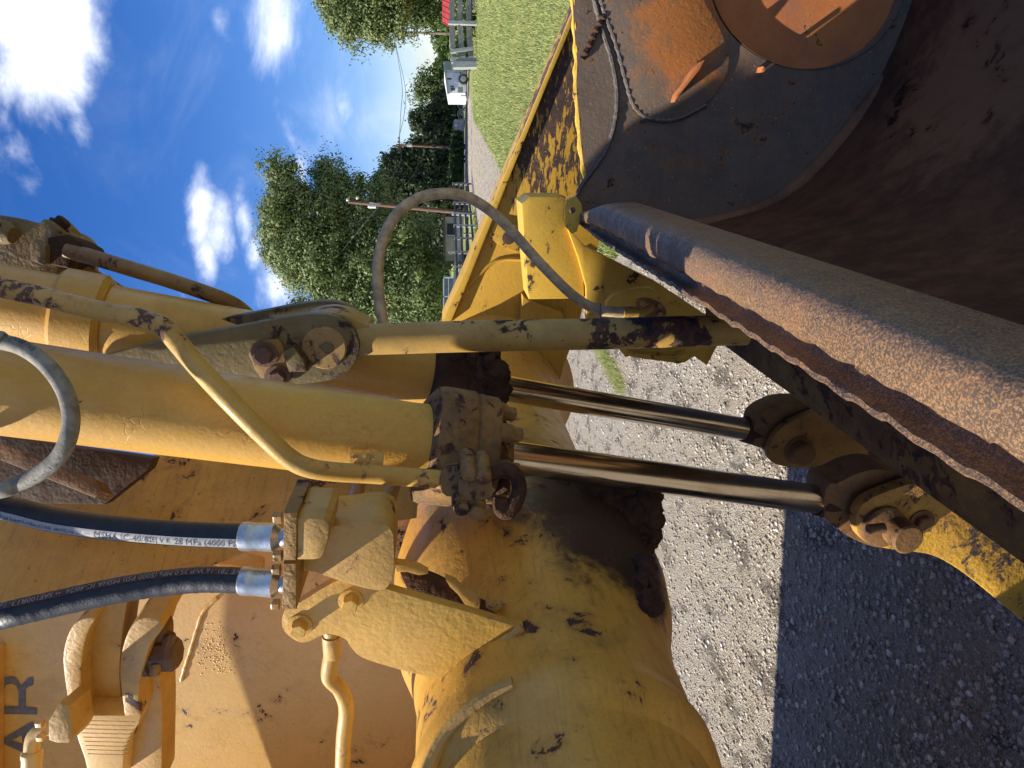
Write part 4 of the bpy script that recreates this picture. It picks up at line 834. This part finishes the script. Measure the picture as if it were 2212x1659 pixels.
# ---- bucket
m_l = 2.63
bkt_prof_side = [(-.235, 1.235), (-.275, 1.14), (-.295, 1.0), (-.275, .86), (-.235, .70), (-.19, .56), (-.11, .44), (.0, .345), (.13, .26), (.26, .20), (.42, .15), (.62, .12), (.9, .13), (1.3, .16)]
ls = np.linspace(m_l, -.35, 26); rows = []
sp_side = [Vector((a, b_, 0)) for a, b_ in bkt_prof_side]; sps = spline(sp_side, 4)
bm = bmesh.new()
for l in ls: rows.append([bm.verts.new(M(p.x, l, p.y)) for p in sps])
for A_, B_ in zip(rows, rows[1:]):
    for k in range(len(sps) - 1): bm.faces.new((A_[k], A_[k + 1], B_[k + 1], B_[k]))
ex = bmesh.ops.solidify(bm, geom=bm.faces[:], thickness=-.02)
bucket = fin(bm, 'bucket', m_rust, root, 40)
# inner wear band (ridge) running across the floor

# curved lip rolled along the top edge
nl = 40; rows = []; bm = bmesh.new()
sec = [(-.271, 1.240), (-.273, 1.277), (-.269, 1.283), (-.263, 1.281), (-.2615, 1.264), (-.256, 1.254), (-.242, 1.251), (-.2365, 1.258), (-.233, 1.278), (-.230, 1.284), (-.215, 1.290), (-.19, 1.292), (-.175, 1.287), (-.166, 1.275), (-.159, 1.255), (-.155, 1.23), (-.152, 1.19),
       (-.165, 1.19), (-.168, 1.225), (-.175, 1.250), (-.19, 1.262), (-.21, 1.262), (-.23, 1.245), (-.25, 1.240)]
for i in range(nl * 4 + 1):
    f_ = i / (nl * 4); l = m_l + .005 + (-.35 - m_l) * f_; k = min(1, max(0, (m_l - l) / .55)); k = k * k * (3 - 2 * k); j = .004 * math.sin(i * 1.7) + .003 * math.sin(i * .63 + 1) + random.uniform(-.0018, .0018); j2 = .003 * math.sin(i * 1.13 + 2) + random.uniform(-.003, .003)
    row = []
    for q, (a, b_) in enumerate(sec):
        aa = -.262 + (a + .262) * (.35 + .65 * k); bb = 1.266 + (b_ - 1.266) * (.35 + .65 * k)
        jj = j * .8 if q < 4 else (j2 if 7 <= q <= 9 else 0)
        row.append(bm.verts.new(M(aa - jj, l, bb - jj * .8)))
    rows.append(row)
for A_, B_ in zip(rows, rows[1:]):
    for k in range(len(sec)): bm.faces.new((A_[k], A_[(k + 1) % len(sec)], B_[(k + 1) % len(sec)], B_[k]))
bm.faces.new(rows[0]); bm.faces.new(rows[-1][::-1])
fin(bm, 'rolled_lip', m_rustlip, bucket, 50)
# outer back plate beneath the lip, leaning back to the lugs
part('back_plate', bucket, m_lugd, prism, [M(-.262, -.35, 1.235), M(-.262, 2.45, 1.235), M(-.30, 2.45, .90), M(-.31, -.35, .90)], M(.04, 0, -.0), .004)
part('back_shelf', bucket, m_lugm, prism, [M(-.30, -.35, .90), M(-.29, 2.3, .90), M(-.595, 2.3, .855), M(-.61, -.35, .83)], M(0, 0, -.03), .004)
part('bottom_box', bucket, m_lug, prism, [M(-.57, .2, .805), M(-.50, 1.95, .83), M(-.60, 1.95, .70), M(-.66, .2, .60)], M(.05, 0, -.05), .004)
# side plate with round opening, at the far end
bm = bmesh.new(); lsd = m_l
outer = [(1237, 470), (1232, 452), (1236, 436), (1248, 418), (1268, 386), (1258, 330), (1252, 260), (1246, 190), (1247, 135), (1241, 70), (1237, 0), (1236, -160), (2300, -160), (2080, -30), (2000, 70), (1930, 160), (1850, 265), (1780, 350), (1720, 405), (1650, 452), (1560, 480), (1480, 492), (1400, 488), (1300, 480)]
hole = [(1740 + 211 * math.cos(a), -62 + 211 * math.sin(a)) for a in np.linspace(0, 2 * math.pi, 65)[:-1]]
hole = [(x, max(y, -150)) for x, y in hole]
hh = []
for q in hole:
    if not hh or (abs(q[0] - hh[-1][0]) + abs(q[1] - hh[-1][1])) > 2: hh.append(q)
for lp in (outer, hh):
    vs = [bm.verts.new(onl(x, y, lsd)) for x, y in lp]
    for i in range(len(vs)): bm.edges.new((vs[i], vs[(i + 1) % len(vs)]))
bmesh.ops.triangle_fill(bm, edges=bm.edges[:], use_beauty=True)
ex = bmesh.ops.extrude_face_region(bm, geom=bm.faces[:]); bmesh.ops.translate(bm, verts=[v for v in ex['geom'] if isinstance(v, bmesh.types.BMVert)], vec=LAT * .03)
sidep = fin(bm, 'side_plate', m_rustside, bucket, 30)
part('opening_backing', sidep, m_rustdisc, prism, [onl(x, y, lsd + .033) for x, y in ((1480, -155), (1480, 190), (1960, 190), (1985, 30), (1985, -155))], LAT * .02, 0)
rimp = spline([onl(1740 + 213 * math.cos(a), -62 + 213 * math.sin(a), lsd + .02) for a in np.linspace(.3, 2.9, 22)], 3)
bm = bmesh.new(); r0 = []; 
for p in rimp: r0.append((bm.verts.new(p - LAT * .024), bm.verts.new(p + LAT * .028)))
for a_, b_ in zip(r0, r0[1:]): bm.faces.new((a_[0], b_[0], b_[1], a_[1]))
bmesh.ops.solidify(bm, geom=bm.faces[:], thickness=.008); fin(bm, 'opening_rim', m_rustside, sidep, 50)
wearpx = [(1290, -150), (1297, 0), (1310, 40), (1330, 93), (1350, 167), (1368, 225), (1397, 253), (1437, 260), (1475, 253), (1525, 227), (1558, 187), (1578, 140), (1572, 100), (1545, 40), (1518, 0), (1480, -150)]
wp = part('wear_plate', sidep, m_rustside, prism, chaikin([onl(x, y, lsd - .012) for x, y in wearpx], 2, (0, 15)), LAT * .014, .002)
part('weld_bead', sidep, m_weld, sweep, spline([onl(x, y, lsd - .006) for x, y in wearpx[1:10]], 8), [.008 + .0016 * math.sin(i * 2.3) for i in range(65)], 8)
arc2 = [(1278, -20), (1300, 60), (1322, 130), (1333, 200), (1329, 262), (1312, 318), (1288, 358), (1258, 398), (1248, 418)]
part('weld_bead', sidep, m_weld, sweep, spline([onl(x, y, lsd - .003) for x, y in arc2], 8), [.009 + .0015 * math.sin(i * 2.1) for i in range(65)], 8)
part('weld_bead', sidep, m_mud, sweep, spline([onl(x, y, lsd - .008) for x, y in ((1304, 34), (1290, 62), (1276, 92), (1258, 128))], 6), [.010 + .003 * math.sin(i * 2.1) for i in range(19)], 8)
part('torn_lug', sidep, m_rustdisc, prism, [onl(x, y, lsd - .014) for x, y in ((1448, 222), (1460, 205), (1480, 180), (1500, 155), (1512, 132), (1500, 138), (1484, 160), (1468, 186), (1452, 206))], -LAT * .05, .002)
part('torn_lug', sidep, m_rustdisc, prism, [onl(x, y, lsd - .002) for x, y in ((1636, 146), (1641, 150), (1638, 158), (1632, 158))], -LAT * .05, .001)
part('edge_strip', sidep, m_yedge, sweep, spline([onl(x, y, lsd + .012) for x, y in ((1239, -100), (1240, 0), (1243, 70), (1246, 130), (1244, 185), (1250, 260), (1256, 330), (1265, 385))], 6), [.011 + .003 * math.sin(i * 1.3) for i in range(43)], 8)
# ear with a hole at the top corner of the bucket
bm = bmesh.new()
eo = [(1226, 432), (1244, 424), (1256, 440), (1258, 462), (1246, 500), (1236, 505), (1224, 492), (1222, 455)]; ei = [(1238 + 8 * math.cos(a), 455 + 8 * math.sin(a)) for a in np.linspace(0, 6.283, 17)[:-1]]
for lp in (eo, ei):
    vs = [bm.verts.new(onl(x, y, lsd - .10)) for x, y in lp]
    for i in range(len(vs)): bm.edges.new((vs[i], vs[(i + 1) % len(vs)]))
bmesh.ops.triangle_fill(bm, edges=bm.edges[:], use_beauty=True); ex = bmesh.ops.extrude_face_region(bm, geom=bm.faces[:]); bmesh.ops.translate(bm, verts=[v for v in ex['geom'] if isinstance(v, bmesh.types.BMVert)], vec=LAT * .03)
fin(bm, 'corner_ear', m_yedge, bucket, 30)
# fillet ridge where side plate meets the shell
part('fillet', bucket, m_rust, sweep, spline([onl(x, y, lsd - .01) for x, y in ((1300, 482), (1400, 490), (1480, 494), (1560, 482), (1650, 454), (1720, 407), (1780, 352), (1850, 267), (1930, 162), (2000, 72), (2080, -30))], 4), .035, 12)

# lugs holding the pins on the bucket back
lgf = lugplate('pin_lug', bucket, [(1655, 985), (1672, 940), (1700, 915), (1745, 895), (1790, 880), (1850, 900), (1930, 950), (1960, 985), (1940, 1005), (1900, 1010), (1870, 1020), (1842, 1040), (1812, 1018), (1770, 1012), (1710, 1011), (1670, 1003)], lf - .10, .035, m_lugf)
pf = part('pivot_pin', bucket, m_lug, lathe, onl(1725, 972, lf - .10), -LAT, [(-.05, .052), (.004, .052), (.006, .040), (.045, .040), (.05, .034)], 24)
lugplate('pin_lug', bucket, [(1660, 960), (1672, 905), (1720, 870), (1790, 850), (1850, 860), (1900, 900), (1850, 930), (1760, 920), (1720, 960), (1700, 990), (1675, 985)], lf + .06, .035, m_lug)
lgn = lugplate('pin_lug', bucket, [(1848, 1140), (1852, 1105), (1872, 1080), (1920, 1060), (1980, 1040), (2050, 1030), (2130, 1080), (2240, 1150), (2240, 1368), (2160, 1300), (2080, 1235), (2020, 1200), (1970, 1192), (1900, 1185), (1860, 1168)], ln - .11, .04, m_lugy)
lugplate('pin_lug', bucket, [(1800, 1040), (1850, 1000), (1920, 985), (2000, 1000), (2100, 1060), (2060, 1110), (1950, 1060), (1880, 1075), (1850, 1120), (1815, 1100)], ln + .07, .035, m_lug)
lug_b = part('pin_boss', lgn, m_lug, lathe, onl(1905, 1135, ln - .11), -LAT, [(-.01, .062), (.012, .062), (.016, .056)], 28)
pn2 = part('pivot_pin', bucket, m_lug, lathe, onl(1935, 1143, ln - .12), -LAT, [(-.03, .043), (.055, .043), (.06, .038)], 28)
part('pin_handle', pn2, m_lug, lathe, onl(1875, 1144, ln - .165), (onl(1915, 1140, ln - .165) - onl(1875, 1144, ln - .165)), [(0, .014), (.045, .014)], 12)
hexbolt('retaining_bolt', lgn, m_lug, onl(1990, 1128, ln - .112), -LAT, .026, .02)
part('pin_centre_mark', pn2, m_black, lathe, onl(1936, 1146, ln - .181), -LAT, [(0, .005), (.0012, .005)], 10)

# ---- fork plates carrying the yellow link rod
lp1 = P(700, 745, 1.80).dot(LAT)
fpx = [(200, 775), (265, 758), (350, 735), (520, 705), (620, 684), (690, 676), (730, 684), (760, 704), (778, 740), (772, 775), (752, 805), (715, 822), (660, 830), (560, 835), (400, 820), (220, 800)]
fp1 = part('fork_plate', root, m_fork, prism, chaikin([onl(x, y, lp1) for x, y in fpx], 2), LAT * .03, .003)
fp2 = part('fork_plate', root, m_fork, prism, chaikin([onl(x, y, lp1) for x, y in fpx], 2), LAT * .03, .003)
fp2.data.transform(Matrix.Translation(LAT * .15 + ZUP * .0))
part('pin_cap', fp1, m_pincap, lathe, onl(701, 751, lp1), -LAT, [(-.02, .056), (.004, .056), (.007, .052)], 36)
part('pin_centre', fp1, m_fork, lathe, onl(708, 751, lp1 - .007), -LAT, [(0, .016), (.003, .014)], 16)
part('lock_plate', fp1, m_pipe2, prism, chaikin([onl(x, y, lp1 - .001) for x, y in ((532, 745), (600, 727), (612, 740), (640, 815), (590, 822), (560, 812))], 1), -LAT * .012, .002)
hexbolt('bolt', fp1, m_boltr, onl(572, 765, lp1 - .013), -LAT, .023, .02)
hexbolt('bolt', fp1, m_boltr, onl(600, 816, lp1 - .013), -LAT, .023, .02)
part('lock_tab', fp1, m_fork, prism, [onl(x, y, lp1 - .0005) for x, y in ((616, 752), (640, 742), (662, 770), (668, 795), (630, 795))], -LAT * .035, .003)
part('rod_head', root, m_bar, prism, chaikin([onl(x, y, lp1 + .034) for x, y in ((640, 690), (700, 672), (750, 680), (785, 700), (800, 703), (800, 765), (785, 770), (750, 800), (690, 815), (640, 790))], 2), LAT * .105, .01)
lr = [P(x, y, d_) for x, y, d_ in ((775, 734, 1.86), (1000, 727, 1.87), (1300, 721, 1.88), (1612, 712, 1.9))]
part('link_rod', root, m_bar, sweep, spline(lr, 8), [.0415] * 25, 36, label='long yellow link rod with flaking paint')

# ---- far lift arm beyond bucket
la = 3.42
arm = part('lift_arm', root, m_arm, prism, [onl(x, y, la) for x, y in ((955, 700), (1000, 602), (1095, 372), (1180, 168), (1240, 22), (1262, -40), (1480, -60), (1400, 300), (1300, 500), (1250, 700), (1215, 800), (1192, 880), (1100, 880), (1040, 860), (950, 800))], LAT * .30, .004, label='far yellow lift arm behind the bucket')
part('arm_rim', arm, m_arm2, prism, [onl(x, y, la - .03) for x, y in ((953, 700), (998, 602), (1093, 372), (1178, 168), (1238, 22), (1245, 30), (1184, 176), (1102, 380), (1012, 606), (972, 700))], LAT * .03, .003)
part('arm_gusset', arm, m_arm, prism, [onl(x, y, la - .10) for x, y in ((1120, 790), (1125, 700), (1130, 640), (1160, 660), (1215, 680), (1225, 760), (1198, 870), (1130, 870))], LAT * .09, .004)
part('boss_plate', arm, m_arm2, prism, [onl(x, y, la - .015) for x, y in ((1055, 510), (1072, 478), (1130, 490), (1118, 545), (1078, 530))], LAT * .014, .002)
part('grease_plug', arm, m_boltr, lathe, onl(1098, 514, la - .016), -LAT, [(0, .03), (.012, .03), (.014, .018)], 18)
part('arm_weld', arm, m_arm, sweep, spline([onl(x, y, la) for x, y in ((990, 640), (1020, 610), (1060, 570), (1090, 560), (1125, 560))], 5), .01, 8)
# yellow stop box and outer rear corner of the bucket
sb = part('stop_box', root, m_arm2, prism, [onl(x, y, 2.72) for x, y in ((1127, 440), (1145, 425), (1222, 425), (1218, 470), (1260, 560), (1262, 645), (1143, 647), (1135, 560))], LAT * .22, .006)
part('rear_corner_panel', root, m_arm2, prism, [onl(x, y, 2.70) for x, y in ((1225, 490), (1262, 530), (1420, 610), (1540, 690), (1556, 735), (1528, 788), (1490, 745), (1268, 692), (1266, 620), (1250, 560))], LAT * .05, .004)
part('lower_guard', root, m_arm2, prism, [onl(x, y, 2.60) for x, y in ((1300, 735), (1420, 745), (1445, 757), (1500, 748), (1530, 745), (1528, 790), (1500, 770), (1478, 784), (1390, 776), (1368, 768), (1352, 772), (1345, 760))], LAT * .12, .004)
gd = part('guard_rail', root, m_arm2, prism, [onl(x, y, 2.55) for x, y in ((1345, 764), (1370, 772), (1470, 786), (1486, 768), (1480, 764), (1465, 776), (1380, 765), (1352, 756))], LAT * .10, .002)
part('hose_guard', root, m_arm2, prism, chaikin([onl(x, y, 2.45) for x, y in ((1306, 660), (1330, 634), (1400, 620), (1425, 632), (1352, 650), (1338, 665), (1325, 676))], 1), LAT * .04, .003)
port = part('port_flange', root, m_lug, prism, chaikin([onl(x, y, 2.48) for x, y in ((1378, 650), (1400, 645), (1425, 652), (1440, 668), (1440, 685), (1400, 686), (1382, 680))], 1), LAT * .04, .003)
for x, y in ((1424, 660), (1424, 678), (1388, 655)): hexbolt('bolt', port, m_bolt, onl(x, y, 2.48), -LAT, .012, .012, False)
# dusty hose making a hoop
hp, sph = hose('hoop_hose', [P(x, y, d_) for x, y, d_ in ((832, 712, 2.0), (823, 670, 2.0), (816, 610, 2.0), (818, 560, 2.0), (832, 505, 2.0), (862, 458, 2.0), (905, 428, 2.02), (955, 418, 2.04), (1005, 424, 2.08), (1052, 450, 2.12), (1100, 493, 2.15), (1150, 550, 2.18), (1200, 603, 2.20), (1240, 640, 2.22), (1280, 665, 2.24), (1310, 672, 2.26), (1345, 675, 2.28))], .0158, m_hoop, label='dusty tan hose bent into a hoop against the trees', n=8)
part('hose_sleeve', hp, m_hoop, sweep, [P(1290, 671, 2.25), P(1345, 676, 2.28)], .018, 16); part('ferrule', hp, m_pipe, sweep, [P(1345, 676, 2.28), P(1376, 676, 2.29)], .021, 18); part('hose_end', hp, m_pipe, sweep, spline([P(1376, 675, 2.29), P(1392, 672, 2.3), P(1405, 664, 2.32)], 4), .014, 14)
part('cable_tie', hp, m_decal, sweep, [P(1297, 655, 2.22), P(1298, 688, 2.22)], .003, 6)

# ---- upper right: valve casting and its pipes against the sky
vd = 1.95
vb = part('valve_block', root, m_valve, prism, chaikin([P(x, y, vd) for x, y in ((-60, 455), (20, 466), (60, 474), (85, 482), (92, 470), (110, 476), (125, 490), (134, 505), (132, 540), (130, 600), (112, 622), (80, 632), (-60, 640))], 1), Vector((.0, .22, 0)), .03)
part('valve_cap', vb, m_valve, lathe, P(108, 517, vd + .1), -U * 1 + F * .0, [(0, .055), (.05, .055), (.06, .045), (.075, .03)], 20)
part('valve_nut', vb, m_valve, prism, [P(x, y, vd - .05) for x, y in ((62, 530), (68, 516), (88, 519), (98, 528), (98, 568), (92, 572), (66, 562))], F * .12, .006)
part('valve_flange', vb, m_mud, prism, [P(x, y, vd - .03) for x, y in ((102, 512), (145, 505), (170, 520), (176, 532), (160, 545), (145, 578), (102, 570))], F * .12, .008)
part('valve_boss', vb, m_valve, lathe, P(-10, 497, vd - .03), -U + R * -.3, [(0, .03), (.03, .032), (.05, .022)], 14)
hexbolt('bolt', vb, m_mud, P(128, 487, vd + .04), -U + R, .02, .02); hexbolt('bolt', vb, m_mud, P(118, 603, vd + .04), -U - R * .5, .02, .02)
part('steel_pipe', root, m_pipe2, sweep, spline([P(x, y, d_) for x, y, d_ in ((145, 542, 1.93), (200, 556, 1.93), (280, 580, 1.93), (360, 604, 1.95), (440, 631, 1.97), (490, 650, 2.0), (520, 668, 2.02), (560, 706, 2.05), (590, 740, 2.08))], 6), .0215, 20, label='dark weathered pipe against the sky')
part('steel_pipe', root, m_pipe2, sweep, spline([P(x, y, d_) for x, y, d_ in ((140, 568, 2.0), (175, 582, 2.0), (215, 600, 2.02), (250, 620, 2.04), (285, 645, 2.06), (320, 680, 2.1))], 6), [.0165 if i < 12 else .0145 for i in range(31)], 16)
part('strut', root, m_pipe2, prism, [P(x, y, 2.15) for x, y in ((168, 588), (198, 582), (262, 672), (226, 668))], F * .03, .003)
part('valve_foot', root, m_mud, prism, [P(x, y, 2.0) for x, y in ((40, 622), (110, 605), (122, 622), (132, 640), (60, 640))], F * .06, .01)
# cylinder clamp ring round the far barrel
part('barrel_clamp', c_far, m_barrel, lathe, at(tparam(-20), LAT * .53) - axd * .12, axd, [(0, .11), (.01, .118), (.10, .118), (.115, .104)], 48)
